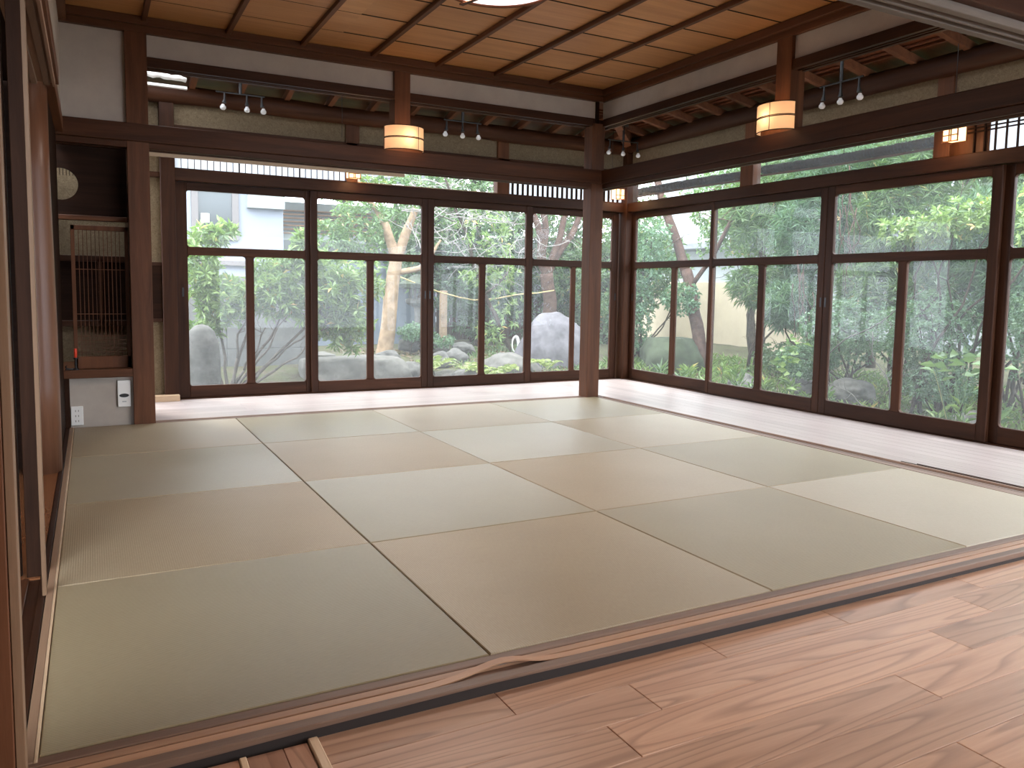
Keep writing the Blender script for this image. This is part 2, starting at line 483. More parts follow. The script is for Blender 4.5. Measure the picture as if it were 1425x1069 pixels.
# sliding-door sills around the mats
def sill_y(y0, y1, x0, x1, m1, m2, label):
    """sill running along X between y0 (room side) and y1"""
    a = MB()
    w = (y1-y0)
    a.box(x0, x1, y0, y0+w*.26, -.05, .0).box(x0, x1, y1-w*.26, y1, -.05, .0)
    a.box(x0, x1, y0+w*.45, y0+w*.52, -.05, .0, .001).box(x0, x1, min(y0, y1), max(y0, y1), -.05, -.008, 0)
    o = trim(a, m1, label, 'door sill')
    b = MB(); b.box(x0, x1, y0+w*.27, y0+w*.45, -.03, -.003, .001).box(x0, x1, y0+w*.52, y1-w*.27, -.03, -.003, .001)
    c = b.build('groove_lining', m2); c.parent = o
    return o
def sill_x(x0, x1, y0, y1, m1, m2, label):
    a = MB(); w = x1-x0
    a.box(x0, x0+w*.26, y0, y1, -.05, .0).box(x1-w*.22, x1, y0, y1, -.05, .0)
    a.box(x0+w*.47, x0+w*.55, y0, y1, -.05, .0, .001).box(x0, x1, y0, y1, -.05, -.009, 0)
    o = trim(a, m1, label, 'door sill')
    b = MB(); b.box(x0+w*.29, x0+w*.46, y0, y1, -.03, -.0075, .001).box(x0+w*.57, x1-w*.25, y0, y1, -.03, -.0075, .001)
    c = b.build('groove_lining', m2); c.parent = o
    return o
ns = MB()
ns.box(-.03, 3.93, -.031, -.001, -.06, .0)
ns.box(-.03, 3.93, -.118, -.088, -.06, .0)
ns.box(-.028, 3.928, -.112, -.003, -.055, -.008, 0)
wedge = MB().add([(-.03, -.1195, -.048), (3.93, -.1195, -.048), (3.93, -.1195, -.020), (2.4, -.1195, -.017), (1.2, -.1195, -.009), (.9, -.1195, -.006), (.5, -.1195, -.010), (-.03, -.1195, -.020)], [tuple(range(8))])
near = trim(ns, 'sill', 'long worn door sill with twin tracks at the near edge of the mats', 'door sill')
o = wedge.build('painted_gap_shadow', 'groove'); o.parent = near  # dark face painted as the shadow in the gap under the sill
# lining strips of the grooves; the outer one has sprung up and bows outward near its middle
lin = MB().box(-.028, 3.93, -.057, -.034, -.03, -.002, .001)
o = lin.build('track_lining', 'track'); o.parent = near
lin = MB()
pts = []
for i in range(131):
    x = -.028+i*.03
    if x > 3.93: break
    w = math.exp(-((x-.93)/.10)**2)
    lift = .012*math.exp(-((x-.98)/.07)**2)
    pts.append((x, -.064+.026*w*math.copysign(1, .5) * (1 if x > .6 else 1), -.002+lift))
V = []; F = []
for x, yy, z in pts: V += [(x, yy-.0, z), (x, yy-.021, z-.001), (x, yy-.021, z-.004), (x, yy, z-.003)]
for i in range(len(pts)-1):
    for k in range(4): F.append((i*4+k, i*4+(k+1) % 4, i*4+4+(k+1) % 4, i*4+4+k))
lin.add(V, F)
o = lin.build('track_lining', 'track'); o.parent = near; o['label'] = 'loose lining strip bowed out of its groove'
sill_y(3.866, 3.97, .46, 3.78, 'sill', 'sill', 'thin door sill between the mats and the far veranda')
a = MB()
sill_x(3.872, 3.96, -.12, 3.86, 'sillY', 'sillY', 'grooved door sill between the mats and the right veranda')
trim(MB().box(3.963, 3.972, -.1, 1.06, -.02, .0015, .001).box(3.985, 3.992, -.1, .98, -.02, .0015, .001), 'darkY', 'short dark track let into the right veranda floor', 'floor track')
# wedge that fills between the slightly skewed mats and the straight sill
trim(MB().prism([(3.803, -.001), (3.871, -.001), (3.871, 3.864)], -.03, -.001), 'sillY', 'tapering filler board along the right edge of the mats', 'filler board')

# ------------------------------------------------------------------ tatami
XS = [0.0005, .957, 1.910, 2.869]
XR = [3.800, 3.812, 3.829, 3.845, 3.867]
YS = [.003, .953, 1.930, 2.912, 3.862]
rown = ['nearest row', 'second row from the near sill', 'third row from the near sill', 'row by the far sill']
coln = ['at the left wall', 'second from the left', 'third from the left', 'by the right sill']
for j in range(4):
    for i in range(4):
        g = .0016
        x0a = XS[i]; x1a = XS[i+1] if i < 3 else XR[j]
        x0b = XS[i]; x1b = XS[i+1] if i < 3 else XR[j+1]
        y0, y1 = YS[j], YS[j+1]
        P = [(x0a+g, y0+g), (x1a-g, y0+g), (x1b-g, y1-g), (x0b+g, y1-g)]
        b = .003
        Q = [(x0a+g+b, y0+g+b), (x1a-g-b, y0+g+b), (x1b-g-b, y1-g-b), (x0b+g+b, y1-g-b)]
        V = [(x, y, -.05) for x, y in P]+[(x, y, -b) for x, y in P]+[(x, y, 0) for x, y in Q]
        F = [(3, 2, 1, 0), (8, 9, 10, 11)]
        for k in range(4):
            F += [(k, (k+1) % 4, 4+(k+1) % 4, 4+k), (4+k, 4+(k+1) % 4, 8+(k+1) % 4, 8+k)]
        A = (i+j) % 2 == 0
        o = MB().add(V, F).build('tatami_mat', 'tatA' if A else 'tatB')
        tag(o, '%s half-size tatami mat, %s, %s' % ('greenish' if A else 'pale straw', rown[j], coln[i]), 'tatami mat', 'borderless tatami mats')

# ------------------------------------------------------------------ posts and rails round the mats
trim(box(.337, .462, 3.862, 3.985, -.03, ZT0), 'redZ', 'square red-brown post between alcove and far veranda', 'post')
trim(box(3.778, 3.90, 3.866, 3.985, -.03, 2.262), 'redZ', 'square wooden corner post where both verandas meet', 'post')
trim(box(3.822, 3.85, 3.88, 3.91, 2.262, ZT0), 'blackZ', 'thin dark corner batten above the corner post', 'batten')
def ranma(label, along):
    a = MB()
    return a
# far rail
a = MB().box(-.06, 3.87, 3.846, 3.868, ZN0, ZN1, .004).box(-.06, 3.9, 3.868, 3.99, ZN0, ZN1-.015, .002)
trim(a, 'darkX', 'wide dark horizontal rail across the far side of the room', 'rail')
a = MB().box(-.06, 3.79, 3.866, 3.90, ZK, ZN0, .002).box(-.06, 3.79, 3.95, 3.985, ZK, ZN0, .002).box(-.06, 3.79, 3.90, 3.95, ZK+.016, ZN0, 0).box(.46, 3.79, 3.918, 3.930, ZK, ZN0, .001)
trim(a, 'darkX', 'grooved door head under the far rail', 'door head')
trim(box(.462, 2.2, 3.986, 4.004, ZK-.022, ZK+.02, .001), 'paleX', 'pale lath painting the lit edge along the back of the far door head', 'lath')  # lit back edge of the door head, put in as pale wood
# right rail
a = MB().box(3.866, 3.888, -.12, 3.87, ZN0, ZN1, .004).box(3.888, 4.0, -3.6, 3.99, ZN0, ZN1-.015, .002)
trim(a, 'darkY', 'wide dark horizontal rail along the right side of the room', 'rail')
a = MB().box(3.888, 3.915, -3.6, 3.87, ZK, ZN0, .002).box(3.963, 3.99, -3.6, 3.99, ZK, ZN0, .002).box(3.915, 3.963, -3.6, 3.99, ZK+.016, ZN0, 0).box(3.934, 3.944, -3.6, 3.87, ZK, ZN0, .001)
trim(a, 'darkY', 'grooved door head under the right rail', 'door head')
# upper beams with tracks
a = MB().box(.462, 3.80, 3.866, 3.895, ZU0, ZU1).box(.462, 3.98, 3.955, 3.985, ZU0, ZU1).box(.462, 3.9, 3.895, 3.955, ZU0+.018, ZU1, 0).box(.462, 3.8, 3.92, 3.93, ZU0, ZU1, .001)
trim(a, 'darkX', 'upper track beam over the far opening', 'beam')
a = MB().box(3.88, 3.91, -3.6, 3.87, ZU0, ZU1).box(3.965, 3.99, -3.6, 3.98, ZU0, ZU1).box(3.91, 3.965, -3.6, 3.98, ZU0+.018, ZU1, 0).box(3.93, 3.94, -3.6, 3.88, ZU0, ZU1, .001)
trim(a, 'darkY', 'upper track beam over the right opening', 'beam')
# hanging struts
trim(box(2.077, 2.195, 3.862, 3.985, ZN1-.02, ZT0), 'redZ', 'short hanging strut above the far rail behind a lamp', 'strut')
trim(box(3.872, 3.99, 1.87, 1.99, ZN1-.02, ZT0), 'redZ', 'short hanging strut above the right rail behind a lamp', 'strut')
# plaster bands
struct(box(.462, 3.84, 3.90, 3.93, ZU1, ZT0+.05, 0).build('wall_far', 'plaster'), 'long white plaster band over the far opening', 'wall')
struct(box(3.90, 3.93, -3.6, 3.90, ZU1, ZT0+.05, 0).build('wall_right', 'plaster'), 'long white plaster band over the right opening', 'wall')
struct(box(-.035, .337, 3.90, 3.93, ZN1-.01, ZT0+.05, 0).build('wall_alcove', 'plaster'), 'tall white plaster panel left of the square post', 'wall')
trim(box(-.045, -.03, 3.885, 3.90, ZN1, ZT0, .001), 'blackZ', 'thin dark batten at the left edge of the tall plaster panel', 'batten')
# ceiling trim
trim(MB().box(-.1, 3.90, 3.858, 3.91, ZT0, ZT0+.045, .003).box(-.1, 3.88, 3.83, 3.90, ZT0+.04, ZC, .003), 'redX', 'brown ceiling moulding along the far side', 'moulding')
trim(MB().box(3.872, 3.92, -3.6, 3.90, ZT0, ZT0+.045, .003).box(3.845, 3.90, -3.6, 3.88, ZT0+.04, ZC, .003), 'redY', 'brown ceiling moulding along the right side', 'moulding')
trim(MB().box(-.02, .03, -.1, 3.86, ZT0+.01, ZC, .003), 'redY', 'brown ceiling moulding along the left side', 'moulding')
# ceiling boards
cl = MB(); y = 3.887
while y > -3.7:
    for xa, xb in ((-.3, 1.6), (1.6, 3.93)):
        rr = R_.random()
        cl.box(xa, xb, y-.385, y-.001, ZC+.0035*(len(cl.r)//26 % 2), ZC+.014, .0015, rr)
    y -= .388
struct(cl.build('ceiling', 'ceil'), 'orange-brown board ceiling over the mats', 'ceiling')
struct(box(-.4, 3.93, -3.7, 3.93, ZC+.017, ZC+.03, 0).build('ceiling', 'groove'), 'dark loft boarding over the ceiling seams', 'ceiling')
sm_ = MB(); y = 3.887  # dark strips drawn as the shadow lines where the boards meet
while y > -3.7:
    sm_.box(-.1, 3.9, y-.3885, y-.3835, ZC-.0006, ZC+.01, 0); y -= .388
trim(sm_, 'groove', 'painted shadow lines between the ceiling boards', 'ceiling seam shadows')
bt = MB()
for x in (.449, .942, 1.418, 1.905, 2.390, 2.868, 3.352):
    bt.box(x-.015, x+.015, -3.6, 3.84, ZC-.028, ZC+.001, .002)
trim(bt, 'redY', 'slim ceiling battens running away from the camera', 'battens')

# near head beam (above the near sill)
a = MB().box(-.05, 3.9, -.03, .0, 1.75, 1.80).box(-.05, 3.9, -.118, -.09, 1.75, 1.80).box(-.05, 3.9, -.065, -.055, 1.75, 1.79, .001)
trim(MB().box(-.04, 3.9, -.116, -.002, 1.768, 1.79, 0), 'groove', 'dark groove bed of the near door head', 'groove bed')
trim(a, 'greyX', 'grooved door head above the near sill', 'door head')
trim(box(-.05, 3.9, -.15, -.118, 1.775, 1.90, .003), 'darkX', 'wide rail on the near side of the near door head', 'rail')
struct(box(-.1, 3.93, -.075, -.045, 1.80, ZC, 0).build('wall_near', 'plaster'), 'plaster wall above the near door head', 'wall')

# ------------------------------------------------------------------ left side
trim(box(-.0055, .0005, -.02, 3.86, -.05, .0035, .0008), 'paleY', 'very thin pale edge line of the left border board', 'border strip')
trim(box(-.024, -.006, -.02, 3.86, -.05, .003, .001), 'tanY', 'thin brown border board along the left edge of the mats', 'border board')
a = MB().box(-.045, -.026, -.03, 3.86, -.05, .001).box(-.10, -.075, -.03, 1.06, -.05, .001).box(-.10, -.026, -.03, 1.06, -.05, -.006, 0)
trim(a, 'darkY', 'grooved sill strip beside the left border board', 'door sill')
struct(box(-1.1, -.046, 1.06, 3.9, -.05, -.002, .001).build('floor', 'alcove'), 'polished orange-brown alcove floor board', 'floor')
struct(box(-1.1, -.10, -.06, 1.06, -.05, -.004, .001).build('floor', 'blackY'), 'dark board floor left of the sill', 'floor')
# left door head and wall above
a = MB().box(-.045, -.022, -.03, 2.50, 1.77, 1.81, .001).box(-.095, -.07, -.03, 2.5, 1.77, 1.81).box(-.12, -.01, -.03, 2.50, 1.782, 1.81, 0).box(-.012, .0, -.03, 2.50, 1.765, 1.80, .001)
trim(a, 'sillY', 'grooved door head on the left wall', 'door head')
trim(box(-.01, .012, -.1, 2.56, 1.79, 1.86, .002), 'redY', 'red-brown rail above the left door head', 'rail')
struct(box(-.03, -.012, -.1, 3.9, 1.80, ZC, 0).build('wall_left', 'plaster'), 'white plaster of the upper left wall', 'wall')
struct(box(-.055, -.046, 2.72, 3.89, -.02, 1.80, 0).build('wall_left', 'blackZ'), 'dark boarded wall between log pillar and alcove shelf', 'wall')
trim(box(-.05, -.005, 2.50, 3.86, 1.79, 1.87, .002), 'redY', 'short rail on the left wall beyond the log pillar', 'rail')
struct(box(-1.15, -1.1, -.2, 4.6, -.1, ZC, 0).build('wall_alcove', 'blackY'), 'dark back wall deep in the left alcove', 'wall')
struct(box(-1.1, -.05, 2.72, 2.74, -.05, 1.9, 0).build('wall_alcove', 'blackX'), 'dark end wall of the left alcove', 'wall')
struct(box(-1.1, -.1, -.03, 2.7, 1.81, 1.83, 0).build('ceiling', 'blackY'), 'dark ceiling of the left alcove', 'ceiling')
# log pillar
lg = MB()
prof = [(-.002, .074), (.4, .072), (.9, .069), (1.4, .067), (1.81, .066)]
cx, cy = -.102, 2.63
pts = [(cx+.003*math.sin(z*3), cy, z) for z, r in prof]
lg.tube(pts, [r for z, r in prof], 28)
trim(lg, 'log', 'smooth round log pillar at the left alcove', 'pillar', True)
trim(box(-.082, -.034, 1.08, 1.135, -.004, 1.782, .002), 'blackZ', 'slim dark post standing on the left sill', 'post')
trim(box(-.033, -.0215, .888, .915, .001, 1.77, .001), 'tanZ', 'very thin pale strip standing on the left sill', 'strip')
trim(box(-.30, -.096, 1.10, 1.13, -.004, 1.782, .002), 'blackZ', 'smoked board panel left of the slim post', 'panel')
# near-left frame
trim(box(-.028, -.0135, -.075, -.03, -.05, 2.5, .001), 'tanZ', 'pale edge board of the near left frame', 'edge board')
trim(box(-.14, -.029, -.08, -.03, -.05, 2.5, .002), 'redZ', 'red-brown near left frame post', 'post')

# ------------------------------------------------------------------ alcove at far left
struct(box(-.05, .338, 3.91, 3.94, -.05, .306, 0).build('wall_alcove', 'plaster'), 'low white plaster panel under the alcove shelf', 'wall')
trim(box(-.06, .335, 3.86, 4.5, .306, .357, .003), 'redX', 'brown wooden alcove shelf board', 'shelf')
trim(box(-.045, -.018, 3.87, 3.91, -.03, .306, .001), 'blackZ', 'dark thin post left of the low plaster panel', 'post')
struct(box(-.5, .34, 4.50, 4.53, 0, 2.3, 0).build('wall_alcove', 'sand'), 'sand coloured back wall of the alcove', 'wall')
trim(MB().box(-.4, .34, 4.47, 4.50, .62, 1.07, .003), 'blackX', 'dark window board on the alcove back wall', 'board')
trim(MB().box(-.4, .34, 4.45, 4.47, 1.04, 1.08, .002).box(-.4, .34, 4.45, 4.47, .60, .64, .002).box(.16, .19, 4.45, 4.47, .62, 1.06, .002), 'darkX', 'frame of the dark window board', 'window frame')
struct(box(-.42, -.40, 3.9, 4.5, 0, 2.3, 0).build('wall_alcove', 'blackZ'), 'dark side wall inside the alcove', 'wall')
struct(box(.338, .36, 3.99, 4.5, -.03, 1.80, 0).build('wall_alcove', 'darkZ'), 'right inner cheek of the alcove', 'wall')
# board with the round hole
hb = MB()
hc, hr = (-.035, 1.505), .098
outer = []
NS = 48
x0, x1, z0, z1 = -.40, .337, 1.29, ZK+.01
def edge(a):
    dx, dz = math.cos(a), math.sin(a)
    t = min([(x1-hc[0])/dx if dx > 1e-9 else 9, (x0-hc[0])/dx if dx < -1e-9 else 9, (z1-hc[1])/dz if dz > 1e-9 else 9, (z0-hc[1])/dz if dz < -1e-9 else 9])
    return (hc[0]+dx*t, hc[1]+dz*t)
angs = sorted([2*PI*i/NS for i in range(NS)]+[math.atan2(zz-hc[1], xx-hc[0]) % (2*PI) for xx in (x0, x1) for zz in (z0, z1)])
V = []; F = []
for a_ in angs:
    ex = edge(a_); ix = (hc[0]+hr*math.cos(a_), hc[1]+hr*math.sin(a_))
    V += [(ex[0], 4.03, ex[1]), (ix[0], 4.03, ix[1]), (ix[0], 4.05, ix[1]), (ex[0], 4.05, ex[1])]
n_ = len(angs)
for i in range(n_):
    j = (i+1) % n_
    F += [(i*4, j*4, j*4+1, i*4+1), (i*4+1, j*4+1, j*4+2, i*4+2), (i*4+2, j*4+2, j*4+3, i*4+3)]
hb.add(V, F, .4)
trim(hb, 'blackX', 'smoked board with a round opening above the alcove', 'pierced board')
trim(MB().box(-.40, .337, 3.99, 4.06, 1.285, 1.315, .003), 'redX', 'brown rail under the board with the round opening', 'rail')
# little lattice inside the round opening
a = MB()
for i in range(9): a.box(-.11+i*.018, -.106+i*.018, 4.052, 4.056, 1.56, 1.61, 0)
trim(a, 'blackZ', 'tiny bars at the top of the round opening', 'bars')

t = thing('lattice_screen', (.17, 3.98, .357), 'fine brown wooden lattice screen standing on the alcove shelf', 'screen')
fx0, fx1, fz0, fz1 = .012, .334, .357, 1.252
fr = MB().box(fx0, fx0+.022, 3.97, 3.99, fz0, fz1).box(fx1-.022, fx1, 3.97, 3.99, fz0, fz1).box(fx0, fx1, 3.97, 3.99, fz1-.03, fz1).box(fx0, fx1, 3.97, 3.99, fz0, fz0+.075)
fr.build('frame', 'redZ', t)
lt = MB()
xx = fx0+.022+.0215
while xx < fx1-.03:
    lt.box(xx-.002, xx+.002, 3.976, 3.984, fz0+.07, fz1-.03, 0); xx += .0228
for z in (.46, .485, .510, .535, .560): lt.box(fx0+.02, fx1-.02, 3.974, 3.982, z-.002, z+.002, 0)
for z in (.70, .98): lt.box(fx0+.02, fx1-.02, 3.974, 3.982, z-.002, z+.002, 0)
lt.build('lattice_bars', 'redZ', t)

t = thing('candle_holder', (.005, 3.90, .357), 'small black metal candle holder on the alcove shelf', 'candle holder')
h = MB().lathe([(.001, 0), (.020, 0), (.021, .004), (.007, .010), (.005, .03), (.009, .036), (.005, .042), (.005, .065), (.014, .070), (.015, .075), (.001, .076)], (.020, 3.90, .357), 20)
h.build('stem', 'black', t, True)
h = MB().tube([(.015, 3.90, .365), (-.01, 3.90, .362), (-.03, 3.90, .366), (-.036, 3.9, .378), (-.028, 3.9, .385)], .0045, 8)
h.box(-.036, .01, 3.893, 3.907, .357, .366, .001)
h.build('curled_handle', 'black', t, True)
c = MB().lathe([(.001, 0), (.0085, 0), (.0085, .05), (.007, .056), (.001, .057)], (.020, 3.90, .433), 16).build('candle', 'candle', None, True)
tag(c, 'short red candle standing in the black holder', 'candle')

t = thing('power_outlet', (.02, 3.909, .0), 'white six-hole power outlet low on the plaster panel', 'power outlet')
plate = MB().box(-.016, .052, 3.901, 3.9095, .008, .128, .003).build('cover_plate', 'white', t)
for i in range(3):
    for dx in (-.008, .008): MB().box(.018+dx-.0015, .018+dx+.0015, 3.8985, 3.9015, .03+i*.032, .041+i*.032, 0).build('socket_slot', 'groove', plate)
t = thing('wall_controller', (.285, 3.909, .11), 'white wall controller with dark oval display on plaster panel', 'wall controller')
plate = MB().box(.246, .322, 3.893, 3.9095, .112, .282, .003).build('housing', 'white', t)
d = MB().lathe([(.001, 0), (1, 0), (1, .004), (.001, .004)], (0, 0, 0), 24)
d.v = [(.284+x*.028, 3.893-z, .185+y*.012) for x, y, z in d.v]
d.build('display', 'black', plate)
MB().box(.272, .296, 3.890, 3.8935, .142, .150, .001).build('button', 'grey', plate)

# ------------------------------------------------------------------ glazed sliding doors
def fillet(mb, cx_, cz_, sx_, sz_, r, y0, y1, tf):
    P = [(cx_, cz_)]
    for i in range(7):
        a = PI/2*i/6
        P.append((cx_+sx_*r*(1-math.sin(a)), cz_+sz_*r*(1-math.cos(a))))
    n = len(P)
    V = [tf(a, y0, b) for a, b in P]+[tf(a, y1, b) for a, b in P]
    F = [tuple(range(n)), tuple(range(n, 2*n))[::-1]]+[(i, (i+1) % n, n+(i+1) % n, n+i) for i in range(n)]
    mb.add(V, F, .5)
def glass_door(idx, u0, u1, pu0, pu1, mu0, mu1, yc, side, label, handles, zb=.097):
    """u runs along the wall; side 'far' means u=X, 'right' means u=Y"""
    if side == 'far': tf = lambda u, w, z: (u, w, z)
    else: tf = lambda u, w, z: (w, u, z)
    def bx(mb, ua, ub, wa, wb_, za, zb_, bev=.003, rnd=None):
        if side == 'far': mb.box(ua, ub, wa, wb_, za, zb_, bev, rnd)
        else: mb.box(wa, wb_, ua, ub, za, zb_, bev, rnd)
    th = .017
    w0, w1 = yc-th, yc+th
    base = tf((u0+u1)/2, yc, 0)
    root = thing('window_%d' % idx, base, label, 'glass door', None, 'structure')
    st = MB(); bx(st, u0, pu0, w0, w1, .004, 1.682); bx(st, pu1, u1, w0, w1, .004, 1.682)
    stile = st.build('stile', 'darkZ', root)
    rl = MB(); bx(rl, pu0, pu1, w0+.001, w1-.001, .004, zb); bx(rl, pu0, pu1, w0+.001, w1-.001, 1.124, 1.188); bx(rl, pu0, pu1, w0+.001, w1-.001, 1.622, 1.682)
    for (a, b, za, zb_) in ((pu0, pu1, 1.188, 1.622), (pu0, mu0, zb, 1.124), (mu1, pu1, zb, 1.124)):
        for cx_, sx_ in ((a, 1), (b, -1)):
            for cz_, sz_ in ((za, 1), (zb_, -1)): fillet(rl, cx_, cz_, sx_, sz_, .022, w0+.003, w1-.003, tf)
    rl.build('rail', 'dark'+('X' if side == 'far' else 'Y'), root)
    ml = MB(); bx(ml, mu0, mu1, w0+.002, w1-.002, zb, 1.124); ml.build('mullion', 'darkZ', root)
    for (a, b, za, zb_) in ((pu0-.005, pu1+.005, 1.18, 1.63), (pu0-.005, mu0+.005, zb-.005, 1.13), (mu1-.005, pu1+.005, zb-.005, 1.13)):
        gm = MB(); V = [tf(a, yc, za), tf(b, yc, za), tf(b, yc, zb_), tf(a, yc, zb_)]
        gm.add(V, [(0, 1, 2, 3)]); gm.build('glass_pane', 'glass', root)
    for hu in handles:
        hm = MB(); bx(hm, hu-.007, hu+.007, w0-.0015, w0+.002, .80, .87, .001)
        o = hm.build('finger_pull', 'black', stile)
    return root
YI, YO = 4.965, 5.003
glass_door(1, .705, 1.752, .788, 1.699, 1.222, 1.286, YO, 'far', 'far veranda glass door, leftmost, showing the white house', [.75])
glass_door(2, 1.736, 2.773, 1.792, 2.718, 2.218, 2.278, YI, 'far', 'far veranda glass door showing the tan tree trunk', [2.752])
glass_door(3, 2.775, 3.826, 2.834, 3.774, 3.290, 3.350, YI, 'far', 'far veranda glass door showing ferns and lantern edge', [2.797])
glass_door(4, 3.812, 4.868, 3.868, 4.79, 4.313, 4.363, YO, 'far', 'far veranda glass door by the corner, behind the corner post', [4.84])
XI, XO = 4.945, 4.983
glass_door(5, 3.690, 4.895, 3.733, 4.842, 4.200, 4.265, XO, 'right', 'right veranda glass door nearest the corner, showing the mossy rock', [4.865], .106)
glass_door(6, 2.458, 3.706, 2.520, 3.666, 3.057, 3.121, XI, 'right', 'right veranda glass door showing the beige garden wall', [2.478], .106)
glass_door(7, 1.188, 2.456, 1.250, 2.394, 1.787, 1.851, XI, 'right', 'right veranda glass door filled by the bushy hedge', [2.436], .106)
glass_door(8, -.05, 1.206, .02, 1.139, .55, .615, XO, 'right', 'right veranda glass door cut by the right picture edge', [], .106)
glass_door(9, -1.30, -.034, -1.24, -.10, -.70, -.64, XI, 'right', 'right veranda glass door beyond the right picture edge, fifth from the corner', [], .106)
glass_door(10, -2.56, -1.29, -2.50, -1.35, -1.96, -1.90, XI, 'right', 'right veranda glass door beyond the right picture edge, sixth from the corner', [], .106)
glass_door(11, -3.6, -2.55, -3.54, -2.60, -3.1, -3.04, XO, 'right', 'right veranda glass door beyond the right picture edge, seventh from the corner', [], .106)
# door sills, headers, posts
trim(MB().box(.60, 4.93, 4.935, 5.03, -.06, .003, .003), 'darkX', 'dark threshold under the far glass doors', 'threshold')
trim(MB().box(4.915, 5.01, -3.6, 4.90, -.06, .003, .003), 'darkY', 'dark threshold under the right glass doors', 'threshold')
trim(MB().box(.70, 4.90, 4.925, 5.03, 1.684, 1.772, .004), 'darkX', 'door header over the far glass doors', 'header')
trim(MB().box(4.905, 5.01, -3.6, 4.90, 1.684, 1.772, .004), 'darkY', 'door header over the right glass doors', 'header')
trim(box(.60, .704, 4.92, 5.03, -.03, 2.26, .003), 'darkZ', 'dark post at the left end of the far glass doors', 'post')
trim(box(4.885, 5.03, 4.895, 5.05, -.05, 2.26, .003), 'darkZ', 'dark corner post between the two glass walls', 'post')
trim(box(2.034, 2.130, 4.93, 5.02, 1.772, 2.10, .003), 'redZ', 'short transom post above the second far door', 'post')
trim(box(3.452, 3.578, 4.93, 5.02, 1.772, 2.10, .003), 'redZ', 'short transom post above the third far door', 'post')
trim(box(4.91, 5.0, 3.205, 3.35, 1.772, 2.10, .003), 'redZ', 'short transom post above the second right door', 'post')
trim(box(4.91, 5.0, 1.525, 1.635, 1.772, 2.10, .003), 'redZ', 'short transom post above the third right door', 'post')
# upper lintel, sand panels, log purlin
trim(MB().box(.62, 4.92, 4.93, 5.02, 2.03, 2.098, .003), 'darkX', 'lintel above the far transom lights', 'lintel')
trim(MB().box(4.91, 5.0, -3.6, 4.90, 2.03, 2.098, .003), 'darkY', 'lintel above the right transom lights', 'lintel')
a = MB().box(.36, .60, 4.99, 5.02, -.05, 2.26, 0).box(.70, 4.93, 4.97, 5.0, 2.09, 2.27, 0)
struct(a.build('wall_far', 'sand'), 'sand plaster panels above and beside the far glass doors', 'wall')
struct(MB().box(4.95, 4.98, -3.6, 4.93, 2.09, 2.30, 0).build('wall_right', 'sand'), 'sand plaster panels above the right glass doors', 'wall')
for x0_ in (2.035, 3.46):
    trim(box(x0_, x0_+.115, 4.945, 4.98, 2.095, 2.27, .002), 'redZ', 'stub post in the far sand plaster band, %s' % ('left one' if x0_ < 3 else 'right one'), 'stub post')
for y0_, n_ in ((1.525, 'near one'), (3.21, 'far one')):
    trim(box(4.92, 4.96, y0_, y0_+.11, 2.095, 2.29, .002), 'redZ', 'stub post in the right sand plaster band, %s' % n_, 'stub post')
trim(MB().box(.36, .60, 4.95, 5.0, .62, 1.05, .002), 'blackX', 'dark board at the left end of the far veranda', 'board')
trim(MB().box(.36, .60, 4.945, 4.99, 1.035, 1.06, .002).box(.36, .60, 4.945, 4.99, .605, .63, .002).box(.36, .6, 4.95, 4.99, 1.70, 1.74, .002), 'darkX', 'thin rails at the left end of the far veranda', 'rails')
trim(box(.462, .70, 4.86, 4.93, -.01, .045, .002), 'paleX', 'pale skirting block at the left end of the far veranda', 'skirting')
lg = MB(); pts = []; rr = []
for i in range(24):
    x = .3+i*(5.1-.3)/23; pts.append((x, 4.935+.006*math.sin(i*.9), 2.318+.006*math.sin(i*.6))); rr.append(.07+.004*math.sin(i*1.3))
lg.tube(pts, rr, 18)
trim(lg, 'darkX', 'round log purlin over the far glass wall', 'purlin', True)
lg = MB(); pts = []; rr = []
for i in range(30):
    yv = -3.6+i*(5.0+3.6)/29; pts.append((4.905+.006*math.sin(i*.9), yv, 2.345+.006*math.sin(i*.6))); rr.append(.07+.004*math.sin(i*1.3))
lg.tube(pts, rr, 18)
trim(lg, 'darkY', 'round log purlin over the right glass wall', 'purlin', True)

# ------------------------------------------------------------------ veranda roof
S = .19
def zr(d): return 2.40+S*(4.85-d)      # rafter underside height at distance d
rf = MB()
x = .40
RX = [3.998-.3515*k for k in range(0, 11)]
for x in RX:
    if x < .3: continue
    rf.beam((x, 5.42, zr(5.42)+.0), (x, 4.0, zr(4.0)+.0), .042, .055)
for x in (4.35, 4.70, 5.05):
    rf.beam((x, 5.42, zr(5.42)), (x, x+.02, zr(x)), .042, .055)
trim(rf, 'rafter', 'rafters of the far veranda roof', 'rafters')
rf = MB()
RY = [1.413+.357*k for k in range(-14, 8)]
for yv in RY: rf.beam((5.42, yv, zr(5.42)+.015), (4.0, yv, zr(4.0)+.015), .042, .055)
for yv in (4.27, 4.62, 4.97): rf.beam((5.42, yv, zr(5.42)+.015), (yv+.02, yv, zr(yv)+.015), .042, .055)
trim(rf, 'rafter', 'rafters of the right veranda roof', 'rafters')
trim(MB().beam((5.48, 5.48, zr(5.48)-.03), (3.98, 3.98, zr(3.98)-.03), .075, .11), 'rafter', 'diagonal hip rafter over the veranda corner', 'hip rafter')
lt = MB()
for d in (4.12, 4.17, 4.44, 4.49, 4.76, 4.81, 5.1, 5.15, 5.38):
    z = zr(d)+.035
    lt.box(.3, d, d-.011, d+.011, z, z+.014, .001)
trim(lt, 'roofboard', 'paired laths on the far veranda rafters', 'laths')
lt = MB()
for d in (4.12, 4.17, 4.44, 4.49, 4.76, 4.81, 5.1, 5.15, 5.38):
    z = zr(d)+.05
    lt.box(d-.011, d+.011, -3.6, d, z, z+.014, .001)
